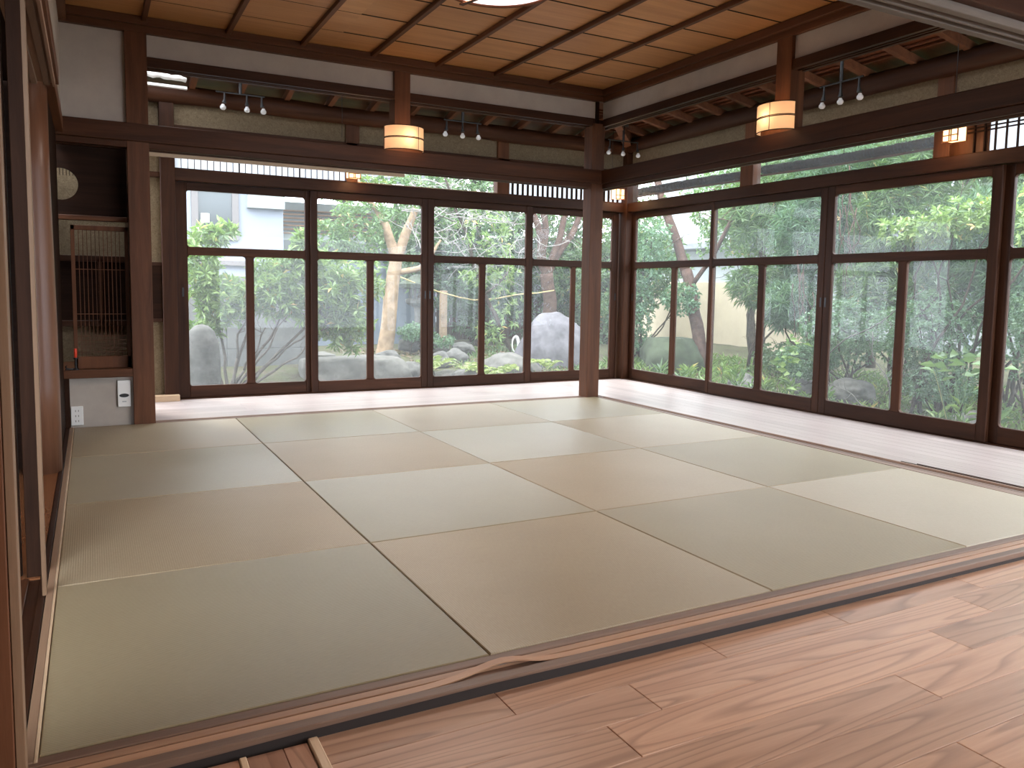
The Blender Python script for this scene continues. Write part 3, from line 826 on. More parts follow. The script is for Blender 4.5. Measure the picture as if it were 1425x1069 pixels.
trim(lt, 'roofboard', 'paired laths on the right veranda rafters', 'laths')
def slope_poly(P, z_of, th, mat, label):
    n = len(P); mbx = MB()
    V = [(x, y, z_of(x, y)) for x, y in P]+[(x, y, z_of(x, y)+th) for x, y in P]
    F = [tuple(range(n)), tuple(range(n, 2*n))[::-1]]+[(i, (i+1) % n, n+(i+1) % n, n+i) for i in range(n)]
    mbx.add(V, F)
    return struct(mbx.build('ceiling', mat), label, 'veranda roof')
slope_poly([(.78, 3.9), (3.9, 3.9), (5.46, 5.46), (.78, 5.46)], lambda x, y: zr(y)+.052, .03, 'roofboard', 'sloping board underside of the far veranda roof')
slope_poly([(.20, 4.62), (.78, 4.62), (.78, 5.46), (.20, 5.46)], lambda x, y: zr(y)+.052, .03, 'roofboard', 'roof boards left of the gap over the far veranda')
slope_poly([(3.9, 3.9), (3.9, -3.7), (5.46, -3.7), (5.46, 5.46)], lambda x, y: zr(x)+.068, .03, 'roofboard', 'sloping board underside of the right veranda roof')
# gap at the left end closed by rolled white sheet
a = MB()
pts = [(.44+.024*i, 4.50+.006*math.sin(i*2.1), 2.352+.003*math.sin(i*1.3)-.001*i) for i in range(14)]
a.tube(pts, [.019+.003*math.sin(i*1.9) for i in range(14)], 10)
tag(MB().box(.42, .76, 4.50, 4.53, 2.272, 2.292, .003).build('white_strip', 'white'), 'thin white strip under the crumpled sheet roll at far left', 'batten')  # plain white strip below the sheet roll
tag(a.build('rolled_sheet', 'white', None, True), 'crumpled white sheet roll tucked under the veranda rafters at left', 'rolled sheet')
trim(box(.36, .44, 4.5, 5.0, 1.9, 2.3, 0), 'blackY', 'dark end wall of the far veranda', 'wall')

# ------------------------------------------------------------------ transom lights
def shoji(idx, x0_, x1_, z0_, z1_, n, thick_every, label, bw=.003):
    root = thing('window_%d' % idx, ((x0_+x1_)/2, 4.975, z0_), label, 'transom light', None, 'structure')
    MB().add([(x0_, 4.982, z0_), (x1_, 4.982, z0_), (x1_, 4.982, z1_), (x0_, 4.982, z1_)], [(0, 1, 2, 3)]).build('paper', 'paper', root)
    b = MB()
    for i in range(1, n):
        x = x0_+(x1_-x0_)*i/n
        w = bw*2.2 if thick_every and i % thick_every == 0 else bw
        b.box(x-w, x+w, 4.968, 4.981, z0_, z1_, 0)
    b.build('glazing_bar', 'blackZ', root)
    MB().box(x0_, x1_, 4.965, 4.985, z0_-.002, z0_+.012, 0).box(x0_, x1_, 4.965, 4.985, z1_-.012, z1_, 0).build('window_frame', 'darkX', root)
shoji(12, .706, 2.034, 1.772, 2.03, 28, 10, 'papered transom light at the left above the far doors', .0022)
shoji(13, 3.578, 4.885, 1.772, 2.03, 24, 0, 'dark barred papered transom light above the far doors, by the corner', .009)
r = thing('window_14', (2.79, 4.975, 1.772), 'clear transom light above the middle far doors', 'transom light', None, 'structure')
MB().add([(2.13, 4.982, 1.772), (3.452, 4.982, 1.772), (3.452, 4.982, 2.03), (2.13, 4.982, 2.03)], [(0, 1, 2, 3)]).build('glass_pane', 'glass', r)
MB().box(2.13, 3.452, 4.95, 5.0, 1.770, 1.782, .001).build('window_frame', 'paleX', r)
for i, (y0_, y1_, nm) in enumerate(((3.35, 4.885, 'nearest the corner'), (1.635, 3.205, 'in the middle of the right wall'))):
    r = thing('window_%d' % (15+i), (4.95, (y0_+y1_)/2, 1.772), 'clear transom light above the right doors, %s' % nm, 'transom light', None, 'structure')
    MB().add([(4.955, y0_, 1.772), (4.955, y1_, 1.772), (4.955, y1_, 2.03), (4.955, y0_, 2.03)], [(0, 1, 2, 3)]).build('glass_pane', 'glass', r)
    MB().box(4.93, 4.98, y0_, y1_, 1.770, 1.780, .001).build('window_frame', 'darkY', r)
r = thing('window_17', (4.95, .7, 1.772), 'frosted gridded transom light above the right doors, near the right picture edge', 'transom light', None, 'structure')
MB().add([(4.962, -.1, 1.772), (4.962, 1.30, 1.772), (4.962, 1.30, 2.03), (4.962, -.1, 2.03)], [(0, 1, 2, 3)]).build('frosted_pane', 'paper', r)
b = MB()
yv = 1.39
while yv > -.1: b.box(4.942, 4.955, yv-.004, yv+.004, 1.775, 2.03, 0); yv -= .0655
for z in (1.905, 1.928): b.box(4.945, 4.956, -.1, 1.5, z-.004, z+.004, 0)
b.build('glazing_bar', 'blackZ', r)
MB().box(4.955, 4.975, 1.30, 1.53, 1.772, 2.03, .001).build('side_board', 'redZ', r)
struct(box(4.95, 4.98, -3.6, -.1, 1.772, 2.03, 0).build('wall_right', 'sand'), 'sand plaster above the unseen right doors', 'wall')

# ------------------------------------------------------------------ unseen near room
struct(box(-.30, -.26, -3.7, -.07, -.1, ZC, 0).build('wall_left', 'plaster'), 'plaster wall left of the camera', 'wall')
struct(MB().box(-.3, 2.2, -3.7, -3.64, -.1, ZC, 0).box(2.2, 5.0, -3.7, -3.64, 1.8, ZC, 0).box(2.2, 5, -3.7, -3.64, -.1, .1, 0).build('wall_back', 'plaster'), 'plaster wall behind the camera with a wide opening added for light', 'wall')  # wide opening added to let daylight into the near room

# ------------------------------------------------------------------ lamps
def half_shade(c, axis, R, h, label, watt):
    """half-round paper shade on a strut; axis 'Y': faces -Y, 'X': faces -X"""
    root = thing('wall_lamp', (c[0], c[1], c[2]), label, 'lamp', 'half-round paper lamps on the struts')
    a0 = PI if axis == 'Y' else PI/2
    a1 = a0+PI
    dp = .78
    kw = dict(sx_=1, sy_=dp) if axis == 'Y' else dict(sx_=dp, sy_=1)
    s1 = MB().lathe([(R, 0), (R, h)], c, 32, a0, a1, **kw)
    shade = s1.build('lamp_shade', 'lamp', root, True)
    rings = MB()
    for z in (0.0, h*.49, h*.53, h):
        P = [(c[0]+(R+.001)*math.cos(a0+PI*i/32)*kw['sx_'], c[1]+(R+.001)*math.sin(a0+PI*i/32)*kw['sy_'], c[2]+z) for i in range(33)]
        rings.tube(P, .0028, 6)
    for a_ in ((.67,) if axis == 'Y' else (.58,)):
        aa = a0+PI*a_
        x = c[0]+(R+.001)*math.cos(aa)*kw['sx_']; y_ = c[1]+(R+.001)*math.sin(aa)*kw['sy_']
        rings.tube([(x, y_, c[2]), (x, y_, c[2]+h)], .0018, 6)
    rings.build('hoop', 'blackX', shade)
    bp = MB()
    if axis == 'Y': bp.box(c[0]-R-.003, c[0]+R+.003, c[1], c[1]+.012, c[2]-.002, c[2]+h+.002, .001)
    else: bp.box(c[0], c[0]+.012, c[1]-R-.003, c[1]+R+.003, c[2]-.002, c[2]+h+.002, .001)
    bp.build('back_board', 'redX', root)
    bl = MB().lathe([(.001, -.03), (.018, -.024), (.026, 0), (.018, .024), (.001, .03)], (c[0]-(.06 if axis == 'X' else 0), c[1]-(.06 if axis == 'Y' else 0), c[2]+h*.5), 14)
    bl.build('bulb', 'bulb', root, True)
    ld = bpy.data.lights.new('lamp_light', 'POINT'); ld.energy = watt; ld.color = (1, .62, .34); ld.shadow_soft_size = .03
    lo = bpy.data.objects.new('lamp_light', ld); C.objects.link(lo); lo.parent = root
    lo.location = Vector((-.068 if axis == 'X' else 0, -.068 if axis == 'Y' else 0, h*.5))
half_shade((2.14, 3.845, 1.878), 'Y', .145, .165, 'half-round glowing paper lamp on the strut of the far rail', 1.7)
half_shade((3.865, 1.955, 1.880), 'X', .135, .165, 'half-round glowing paper lamp on the strut of the right rail', 1.7)

def lantern(c, axis, label):
    root = thing('veranda_lantern', c, label, 'lantern', 'small box lanterns in the veranda')
    w, h, d = .052, .105, .05
    def bx(mb, a0, a1, b0, b1, z0_, z1_, bev=.0005):
        if axis == 'Y': mb.box(c[0]+a0, c[0]+a1, c[1]+b0, c[1]+b1, c[2]+z0_, c[2]+z1_, bev)
        else: mb.box(c[0]+b0, c[0]+b1, c[1]+a0, c[1]+a1, c[2]+z0_, c[2]+z1_, bev)
    s1 = MB(); bx(s1, -w+.006, w-.006, -d-.04, 0, .008, h-.008, 0); s1.build('lamp_shade', 'lampsmall', root)
    f = MB()
    for a_ in (-w, w-.006): 
        bx(f, a_, a_+.006, -d-.045, -d-.038, -.004, h+.004); bx(f, a_, a_+.006, -.006, 0, -.004, h+.004)
    for a_ in (-.009, .003): bx(f, a_, a_+.006, -d-.045, -d-.038, 0, h)
    for z in (-.002, h*.33, h-.004): bx(f, -w-.002, w+.002, -d-.046, -d-.039, z, z+.006)
    bx(f, -w, w, -d-.04, 0, h, h+.005)
    f.build('lattice_frame', 'redZ', root)
    ld = bpy.data.lights.new('lantern_light', 'POINT'); ld.energy = .5; ld.color = (1, .62, .32); ld.shadow_soft_size = .03
    lo = bpy.data.objects.new('lantern_light', ld); C.objects.link(lo); lo.parent = root
    lo.location = Vector((0, -.14, -.02)) if axis == 'Y' else Vector((-.14, 0, -.02))
lantern((2.075, 4.925, 1.795), 'Y', 'small lit box lantern above the far doors, left of centre')
lantern((4.765, 4.925, 1.80), 'Y', 'small lit box lantern in the veranda corner behind the corner post')
lantern((4.905, 1.46, 1.845), 'X', 'small lit box lantern above the right doors near the gridded transom')

# ceiling pendant
pc = (1.81, 1.70, 2.285)
t = thing('ceiling_lamp', pc, 'round white paper ceiling lamp with wooden hoop at the top edge', 'ceiling lamp')
MB().lathe([(.001, -.004), (.15, -.003), (.262, .004), (.268, .012)], pc, 48).build('diffuser', 'lampwhite', t, True)
MB().lathe([(.268, .012), (.268, .15), (.262, .155), (.001, .155)], pc, 48).build('lamp_shade', 'lampwhite', t, True)
h = MB().tube([(pc[0]+.277*math.cos(2*PI*i/64), pc[1]+.277*math.sin(2*PI*i/64), pc[2]+.004) for i in range(64)], .0085, 8, None, True)
h.build('hoop', 'redX', t, True)
a = MB()
for an in (1.80, 1.80+PI):
    a.beam((pc[0], pc[1], pc[2]-.020), (pc[0]+.284*math.cos(an), pc[1]+.284*math.sin(an), pc[2]-.012), .024, .008, .001)
a.build('cross_bar', 'darkX', t)
MB().box(pc[0]-.012, pc[0]+.012, pc[1]-.012, pc[1]+.012, pc[2]+.15, ZC-.001, .002).build('stem', 'darkZ', t)
ld = bpy.data.lights.new('ceiling_lamp_light', 'POINT'); ld.energy = 4; ld.color = (1, .72, .50); ld.shadow_soft_size = .2
lo = bpy.data.objects.new('ceiling_lamp_light', ld); C.objects.link(lo); lo.parent = t; lo.location = (0, 0, .17+.02)
ld = bpy.data.lights.new('ceiling_lamp_downlight', 'AREA'); ld.shape = 'DISK'; ld.size = .47; ld.energy = 12; ld.color = (1, .86, .76)
lo = bpy.data.objects.new('ceiling_lamp_downlight', ld); C.objects.link(lo); lo.parent = t; lo.location = (0, 0, -.006)

# unseen fill lamp added behind the camera to brighten the near room
pc = (2.8, -2.3, 2.30)
t = thing('ceiling_lamp', pc, 'added round white fill lamp of the unseen near room, behind the camera', 'ceiling lamp')
MB().lathe([(.001, -.004), (.25, .0), (.268, .012), (.268, .15), (.001, .155)], pc, 40).build('lamp_shade', 'lampwhite', t, True)
MB().box(pc[0]-.012, pc[0]+.012, pc[1]-.012, pc[1]+.012, pc[2]+.15, ZC-.001, .002).build('stem', 'darkZ', t)
ld = bpy.data.lights.new('ceiling_lamp_downlight', 'AREA'); ld.shape = 'DISK'; ld.size = .5; ld.energy = 15; ld.color = (1, .86, .72)
lo = bpy.data.objects.new('ceiling_lamp_downlight', ld); C.objects.link(lo); lo.parent = t; lo.location = (0, 0, -.006)

# ------------------------------------------------------------------ track spotlights
def spots(c, axis, offs, label, zb, ztop):
    root = thing('spotlight_bar', c, label, 'spotlight', 'three-bulb spotlight bars under the rafters')
    ax = Vector((1, 0, 0)) if axis == 'X' else Vector((0, 1, 0))
    c = Vector(c)
    MB().tube([c-ax*.17, c+ax*.17], .006, 8).build('bar', 'black', root)
    MB().tube([c, c+Vector((0, 0, ztop-c.z))], .012, 8).lathe([(.001, 0), (.045, 0), (.045, .02), (.001, .02)], (c.x, c.y, ztop-.02), 16).build('mount', 'black', root)
    for k, o_ in enumerate(offs):
        p = c+ax*o_; q = Vector((p.x, p.y, zb)); tl = ax*(.012*(k-1))
        arm = MB().tube([p, p+(q-p)*.45, q+Vector((0, 0, .032))+tl*.4], [.006, .008, .016], 10).build('lamp_arm', 'black', root)
        MB().lathe([(.001, -.020), (.012, -.018), (.021, -.008), (.021, .004), (.013, .014), (.011, .022)], (q.x+tl.x, q.y+tl.y, q.z), 14).build('bulb', 'bulb', arm, True)
spots((1.12, 4.5, 2.285), 'X', (-.11, .045, .15), 'track spotlight bar over the far veranda at the left', 2.178, zr(4.5)+.0)
spots((2.90, 4.5, 2.285), 'X', (-.145, 0, .135), 'track spotlight bar over the far veranda right of the lamp', 2.168, zr(4.5)+.0)
spots((4.5, 2.03, 2.285), 'Y', (-.14, .0, .135), 'track spotlight bar over the right veranda', 2.158, zr(4.5)+.015)
spots((4.53, 4.48, 2.285), 'X', (-.15, 0, .16), 'track spotlight bar at the veranda corner by the hip rafter', 2.168, zr(4.5)-.03)

# thin hanging cords
for (x, y_, z0_, z1_, nm) in ((1.93, 4.7, 2.09, 2.40, 'far veranda above the small lantern'), (4.6, 4.75, 2.05, 2.40, 'veranda corner'), (4.75, 1.40, 1.95, 2.42, 'right veranda above the small lantern')):
    tag(MB().tube([(x, y_, zr(max(x, y_))+.06), (x+.002, y_, (z0_+z1_)/2), (x, y_, z0_)], .0022, 6).build('dangling_wire', 'black'), 'thin dark cord hanging in the '+nm, 'cord', 'thin cords under the rafters')

# ------------------------------------------------------------------ rolled blinds outside
def blind(y0_, y1_, x_, z_, sag, label):
    root = thing('rolled_blind', (x_, (y0_+y1_)/2, z_), label, 'rolled blind', 'rolled blinds outside the right transoms')
    n = 40; P = []; rr = []
    for i in range(n+1):
        u = i/n; P.append((x_+.004*math.sin(i), y0_+(y1_-y0_)*u, z_-sag*4*u*(1-u)+.003*math.sin(i*2.3))); rr.append(.034+.0035*math.sin(i*1.7))
    b_ = MB().tube(P, rr, 12); b_.build('reed_roll', 'reed', root)
    w_ = MB()
    for i in range(60):
        u = (i+.5)/60; y_ = y0_+(y1_-y0_)*u; z = z_-sag*4*u*(1-u)
        w_.tube([(x_+.037*math.cos(a_)-.0, y_+.016*math.cos(a_/2), z+.037*math.sin(a_)) for a_ in [2*PI*k/8 for k in range(9)]], .003, 4)
    w_.build('binding_cord', 'barkdark', root)
    L = MB()
    for i in range(12):
        u0_, u1_ = i/12, (i+1)/12
        f = lambda u: (x_-.012, y0_+(y1_-y0_)*u, z_-.046-sag*4*u*(1-u)*.8)
        L.beam(f(u0_), f(u1_), .014, .016, .0005, .5)
    L.build('bottom_lath', 'redY', root)
    for q in (P[1], P[n//2], P[-2]): MB().tube([q, (q[0], q[1], zr(x_)+.10)], .003, 6).build('hanging_cord', 'barkdark', root)
blind(3.42, 5.25, 5.17, 1.915, -.012, 'rolled dark reed blind outside the right transom nearest the corner')
blind(1.72, 3.36, 5.17, 1.935, .012, 'rolled dark reed blind outside the middle right transom')

# ================================================================== GARDEN
def gz(x, y):
    f = max(0, min(1, (y-5.6)/3.0)); g_ = max(0, min(1, (x-5.6)/3.5))
    b_ = -.36+.34*max(f*f*(3-2*f), .75*g_*g_*(3-2*g_))
    return b_+.04*noise.noise(Vector((x*.7, y*.7, 0)))+.02*noise.noise(Vector((x*3, y*3, 2)))
V = []; F = []; nx, ny = 110, 110
for j in range(ny+1):
    for i in range(nx+1):
        x = -4+24*i/nx; y_ = -8+26*j/ny
        z = gz(x, y_)
        if x < 5.05 and y_ < 5.05: z = -.5
        V.append((x, y_, z))
for j in range(ny):
    for i in range(nx):
        a_ = j*(nx+1)+i; F.append((a_, a_+1, a_+nx+2, a_+nx+1))
struct(MB().add(V, F).build('ground', 'ground', None, True), 'garden soil outside the glass doors', 'ground')

def leaves(P, D, L, W, mat, name, parent, fold=.25, curl=.15):
    """numpy leaf cloud: P base points, D directions (unit), L lengths, W widths"""
    n = len(P); rv = NP.normal(size=(n, 3)); rv[:, 2] += .0
    S_ = np.cross(D, rv); S_ /= np.linalg.norm(S_, axis=1, keepdims=True)+1e-9
    # keep the blade roughly facing up
    U = np.cross(S_, D); fl_ = U[:, 2] < 0; U[fl_] *= -1
    L = L[:, None]; W = W[:, None]
    b = P; mid = P+D*L*.5; tip = P+D*L-U*L*curl
    l = mid+S_*W*.5+U*W*fold; r = mid-S_*W*.5+U*W*fold
    V = np.stack([b, l, tip, r], 1).reshape(-1, 3)
    idx = (np.arange(n)*4)[:, None]
    F = np.concatenate([idx+np.array([0, 1, 2]), idx+np.array([0, 2, 3])], 1).reshape(-1)
    me = bpy.data.meshes.new(name)
    me.vertices.add(len(V)); me.vertices.foreach_set('co', V.reshape(-1).astype(np.float32))
    me.loops.add(len(F)); me.loops.foreach_set('vertex_index', F.astype(np.int32))
    me.polygons.add(2*n); me.polygons.foreach_set('loop_start', (np.arange(2*n)*3).astype(np.int32))
    at = me.attributes.new('rnd', 'FLOAT', 'FACE')
    at.data.foreach_set('value', np.repeat(NP.random(n), 2).astype(np.float32))
    me.materials.append(M[mat]); me.update(); me.validate()
    o = bpy.data.objects.new(name, me); C.objects.link(o)
    if parent is not None:
        o.parent = parent; o.location = -Vector(parent['_o'])
    return o
def unit(a): return a/(np.linalg.norm(a, axis=-1, keepdims=True)+1e-9)
def whorls(blobs, nw, k, Lr, Wr, mat, name, parent, spread=1.1, upb=.35, shell=.55, tips=None):
    """whorls of k leaves scattered through ellipsoid blobs [(cx,cy,cz,rx,ry,rz,weight)]"""
    B = np.array(blobs, float); w = B[:, 6]/B[:, 6].sum()
    bi = NP.choice(len(B), nw, p=w); d = unit(NP.normal(size=(nw, 3)))
    rad = shell+(1-shell)*NP.random(nw)**.6
    c = B[bi, :3]+d*B[bi, 3:6]*rad[:, None]
    ax = unit(d+np.array([0, 0, upb])+NP.normal(size=(nw, 3))*.35)
    t1 = unit(np.cross(ax, NP.normal(size=(nw, 3)))); t2 = np.cross(ax, t1)
    ang = (np.arange(k)*2*PI/k)[None, :]+NP.random((nw, 1))*6+NP.normal(size=(nw, k))*.25
    sp = spread+NP.normal(size=(nw, k))*.22
    D = ax[:, None]*np.cos(sp)[..., None]+(t1[:, None]*np.cos(ang)[..., None]+t2[:, None]*np.sin(ang)[..., None])*np.sin(sp)[..., None]
    P = np.repeat(c[:, None], k, 1)-ax[:, None]*NP.random((nw, k))[..., None]*Lr[1]*.35
    n = nw*k
    L = NP.uniform(Lr[0], Lr[1], n); W = NP.uniform(Wr[0], Wr[1], n)
    return leaves(P.reshape(-1, 3), unit(D.reshape(-1, 3)), L, W, mat, name, parent), c

def limb(mb, p0, p1, r0, r1, wob=.08, n=10, seg=8):
    p0, p1 = Vector(p0), Vector(p1); P = []; rr = []
    o1 = R_.uniform(0, 9)
    L = (p1-p0).length
    for i in range(n+1):
        u = i/n; w = math.sin(PI*u)
        off = Vector((noise.noise(Vector((o1+u*2.2, 0, 0))), noise.noise(Vector((0, o1+u*2.2, 3))), noise.noise(Vector((5, 0, o1+u*2.2)))))*wob*L*w*2
        P.append(p0.lerp(p1, u)+off); rr.append((r0+(r1-r0)*u)*(1+.08*noise.noise(Vector((u*7, o1, 0)))))
    mb.tube(P, rr, seg); return P
def twigs(mb, P, n, L, r, upb=.3, depth=1):
    for _ in range(n):
        p = P[R_.randrange(len(P)//3, len(P))]
        d = Vector((R_.gauss(0, 1), R_.gauss(0, 1), R_.gauss(upb, .7))).normalized()
        q = p+d*L*R_.uniform(.5, 1.1)
        Q = limb(mb, p, q, r, r*.35, .14, 6, 5)
        if depth > 0: twigs(mb, Q, 2, L*.55, r*.5, upb, depth-1)

def rock(name, c, s, mat, seed, label, cat='rock', group=None, rough=.22, flat=None):
    bm = bmesh.new(); bmesh.ops.create_icosphere(bm, subdivisions=5, radius=1)
    for v in bm.verts:
        p = v.co.copy()
        k = 1+rough*noise.noise(p*1.1+Vector((seed, 0, 0)))*1.6+rough*.45*noise.noise(p*3+Vector((0, seed, 0)))+rough*.12*noise.noise(p*9+Vector((seed, seed, 0)))
        p *= k
        # facet a little
        if flat is not None and p.z > flat: p.z = flat+(p.z-flat)*.12
        v.co = Vector((p.x*s[0], p.y*s[1], p.z*s[2]))
    me = bpy.data.meshes.new(name); bm.to_mesh(me); bm.free()
    me.attributes.new('rnd', 'FLOAT', 'FACE')
    me.polygons.foreach_set('use_smooth', [True]*len(me.polygons))
    me.materials.append(M[mat]); o = bpy.data.objects.new(name, me); C.objects.link(o); o.location = c
    return tag(o, label, cat, group)

# --- buildings, walls and fences round the garden
t = thing('neighbour_house', (1.6, 11.9, -.1), 'bluish white neighbour house with a small grey window at far left', 'house')
MB().box(-3.5, 2.92, 11.6, 12.4, -.3, 4.2, 0).build('wall', 'lime', t)
w_ = MB().box(1.52, 1.62, 11.54, 11.6, 1.62, 3.0, .004).box(2.12, 2.22, 11.54, 11.6, 1.62, 3.0, .004).box(1.52, 2.22, 11.53, 11.6, 1.60, 1.72, .004)
f_ = w_.build('window_frame', 'frame', t)
MB().box(1.62, 2.12, 11.575, 11.60, 1.72, 3.0, 0).build('window_pane', 'windowdark', f_)
MB().box(1.66, 1.78, 11.56, 11.574, 1.86, 2.0, .001).build('sticker', 'white', t)
MB().box(1.52, 2.5, 11.50, 11.6, 1.2, 1.28, .004).build('ledge', 'frame', t)
MB().box(2.35, 2.92, 11.45, 11.6, 2.12, 2.42, .004).box(-3.5, 1.2, 11.3, 11.6, 2.45, 2.5, .003).build('awning_box', 'greywall', t)
t = thing('neighbour_roof', (4.6, 12.4, 1.7), 'neighbour eave of warm reddish boards beyond the shrubs', 'roof')
a = MB()
for i in range(9): a.beam((2.95, 12.0+i*.14, 1.78+i*.075), (5.9, 12.0+i*.14, 1.82+i*.075), .135, .02, .002)
a.build('eave_boards', 'eave', t)
MB().box(2.95, 5.9, 11.95, 11.99, 1.66, 1.80, .003).build('fascia', 'greywall', t)
a = MB()
for i in range(8): a.beam((2.9, 11.9+i*.25, 2.45+i*.10), (6.3, 11.9+i*.25, 2.5+i*.10), .26, .03, .004)
a.build('roof_tiles', 'tile', t)
MB().box(2.98, 5.9, 12.9, 13.0, -.2, 2.4, 0).build('wall', 'greywall', t)
t = thing('garden_fence', (4.1, 10.5, -.1), 'slate blue garden fence panels behind the tan tree', 'fence')
for i in range(3):
    MB().box(2.6+i*.85, 3.44+i*.85, 10.48, 10.52, -.25, 1.30, .004).build('fence_panel', 'fence', t)
MB().box(2.6, 5.15, 10.465, 10.48, .87, .876, 0).build('joint_line', 'black', t)
MB().box(2.6, 5.15, 10.45, 10.55, 1.29, 1.33, .004).build('cap_rail', 'fence', t)
tag(MB().box(4.83, 4.93, 9.5, 9.58, -.1, .86, .004).build('wooden_post', 'barktan'), 'tan square wooden post standing right of the stone lantern', 'post')
t = thing('slatted_fence', (6.8, 11.2, 0), 'dark vertical-board fence behind the trees, right of the lantern', 'fence')
a = MB()
for i in range(34): a.box(5.2+i*.13, 5.2+i*.13+.118, 11.2, 11.23, -.15, 1.75+.01*R_.random(), .002)
a.build('boards', 'darkZ', t)
MB().box(5.2, 9.6, 11.23, 11.27, .4, .48, .002).box(5.2, 9.6, 11.23, 11.27, 1.4, 1.48, .002).build('cross_rail', 'darkX', t)
a = MB().box(1.5, 2.46, 7.98, 8.06, -.35, .155, .003).box(1.5, 2.46, 7.98, 8.06, .158, 1.0, .003).box(.5, 1.497, 7.98, 8.06, -.35, .155, .003).box(.5, 1.497, 7.98, 8.06, .158, 1.0, .003)
tag(a.build('concrete_wall', 'concrete'), 'grey concrete panel wall behind the bright shrub stems', 'wall')
tag(MB().box(2.47, 2.80, 8.05, 8.6, -.4, .05, .01).build('stone_block', 'stonelight'), 'pale cut stone block at the right end of the concrete wall', 'stone block')
a = MB().box(10.0, 10.12, 7.2, 14, -.4, 1.08, .003)
tag(a.build('garden_wall', 'tanwall'), 'beige garden wall beyond the right hedge', 'wall')
t = thing('grey_house', (14.5, 9, 0), 'grey neighbour house above the right hedge', 'house')
MB().box(14, 15, 1, 16, -.5, 5.5, 0).build('wall', 'greywall', t)
for ya, yb in ((12.0, 13.3), (9.9, 11.3), (6.7, 7.4)):
    q = MB().box(13.93, 14.0, ya, yb, 2.45, 3.6, .004).build('window_frame', 'frame', t)
    MB().box(13.915, 13.932, ya+.08, yb-.08, 2.53, 3.52, 0).build('window_pane', 'windowdark', q)
MB().box(13.2, 14, 1, 16, 1.95, 2.1, .01).build('lower_roof', 'tile', t)
tag(MB().tube([(12.0, 5.77, -.3), (12.0, 5.77, 4.5)], .05, 10).build('drain_pipe', 'pipe', None, True), 'pale blue vertical pipe beyond the hedge at upper right', 'pipe')

# --- stones
t = tag(MB().add([(0, 0, 0)], []).build('x', 'stone'), '', '') if False else None
mono = MB()
prof = [(0, 0)]
mono.lathe([(.165, 0), (.168, .25), (.165, .42), (.150, .52), (.115, .59), (.06, .63), (.001, .64)], (1.03, 6.3, -.36), 36)
mono.v = [(x, 6.3+(y_-6.3)*.75, z*1.0+(z+.36)*.38) for x, y_, z in mono.v]
tag(mono.build('stone_pillar', 'stone', None, True), 'round-topped grey stone pillar just outside the left door', 'stone pillar')
rock('boulder', (2.86, 7.35, -.16), (.66, .45, .44), 'stonelight', 3, 'broad pale flat boulder under the bright shrub, seen through the second door', 'boulder', None, .12, .5)
rock('boulder', (5.72, 7.7, -.05), (.52, .36, .62), 'stonepurple', 8, 'big purple-grey boulder left of the corner post', 'boulder', None, .10)
rock('boulder', (7.35, 7.15, -.10), (.42, .48, .46), 'stonemoss', 17, 'mossy flat-topped boulder seen through the corner-side right door', 'boulder', None, .14, .75)
rock('boulder', (4.95, 7.4, -.20), (.42, .30, .26), 'stonelight', 21, 'pale low boulder under the white ring', 'boulder', None, .15)
rk = [(3.55, 7.25, -.16, .22, .2, .16, 'stone'), (3.42, 7.9, .0, .16, .14, .10, 'stone'), (3.95, 7.2, -.20, .24, .2, .1, 'stonelight'), (4.02, 7.7, -.05, .2, .16, .13, 'stone'), (4.35, 7.9, -.02, .17, .15, .12, 'stone'),
      (4.3, 8.5, .08, .22, .2, .12, 'stonelight'), (4.7, 8.4, .05, .16, .15, .1, 'stone'), (3.98, 8.6, .12, .16, .15, .11, 'stone'), (3.95, 6.6, -.27, .1, .1, .1, 'stonelight'), (4.12, 7.0, -.22, .26, .16, .14, 'stone'),
      (6.9, 5.2, -.2, .22, .2, .14, 'stone'), (7.2, 4.6, -.2, .2, .22, .13, 'stone'), (7.1, 3.9, -.15, .2, .25, .17, 'stone'), (6.9, 2.5, -.25, .25, .2, .14, 'stone')]
rl = ['grey stone below the tan trunk', 'small stone left of the tan trunk foot', 'flat pale stepping stone at the far door sill', 'stone in the dry leaves', 'stone between ferns and lantern foot', 'pale stone beside the lantern foot', 'small stone right of the lantern', 'stone left of the lantern foot', 'little round pale stone at the third door', 'dark low stone at the third door', 'grey stone under the right hedge, farthest', 'grey stone under the right hedge, second', 'grey stone under the right hedge, third', 'grey stone under the right hedge, nearest']
for i, (x, y_, z, a_, b_, c_, mt) in enumerate(rk):
    rock('garden_stone', (x, y_, z), (a_, b_, c_), mt, 30+i*3, rl[i], 'stone', 'garden stones', .2)

# --- stone lantern
t = thing('stone_lantern', (4.27, 9.0, .05), 'old weathered stone garden lantern beside the tan tree', 'stone lantern')
lc = (4.27, 9.0, 0)
MB().lathe([(.001, .08), (.18, .08), (.17, .16), (.10, .20)], lc, 6).build('base', 'stone', t)
MB().lathe([(.075, .18), (.065, .3), (.06, .5), (.07, .60), (.10, .64)], lc, 14).build('shaft', 'stonelight', t, True)
MB().lathe([(.09, .62), (.20, .68), (.21, .73), (.15, .75)], lc, 6).build('platform', 'stone', t)
for xa in (4.16, 4.34):
    for ya in (8.90, 9.07): MB().box(xa, xa+.04, ya, ya+.04, .75, .90).build('fire_box_post', 'stone', t)
MB().lathe([(.22, .88), (.31, .90), (.33, .95), (.22, 1.0), (.12, 1.06), (.05, 1.09), (.06, 1.13), (.001, 1.19)], lc, 6).build('cap', 'stonemoss', t)

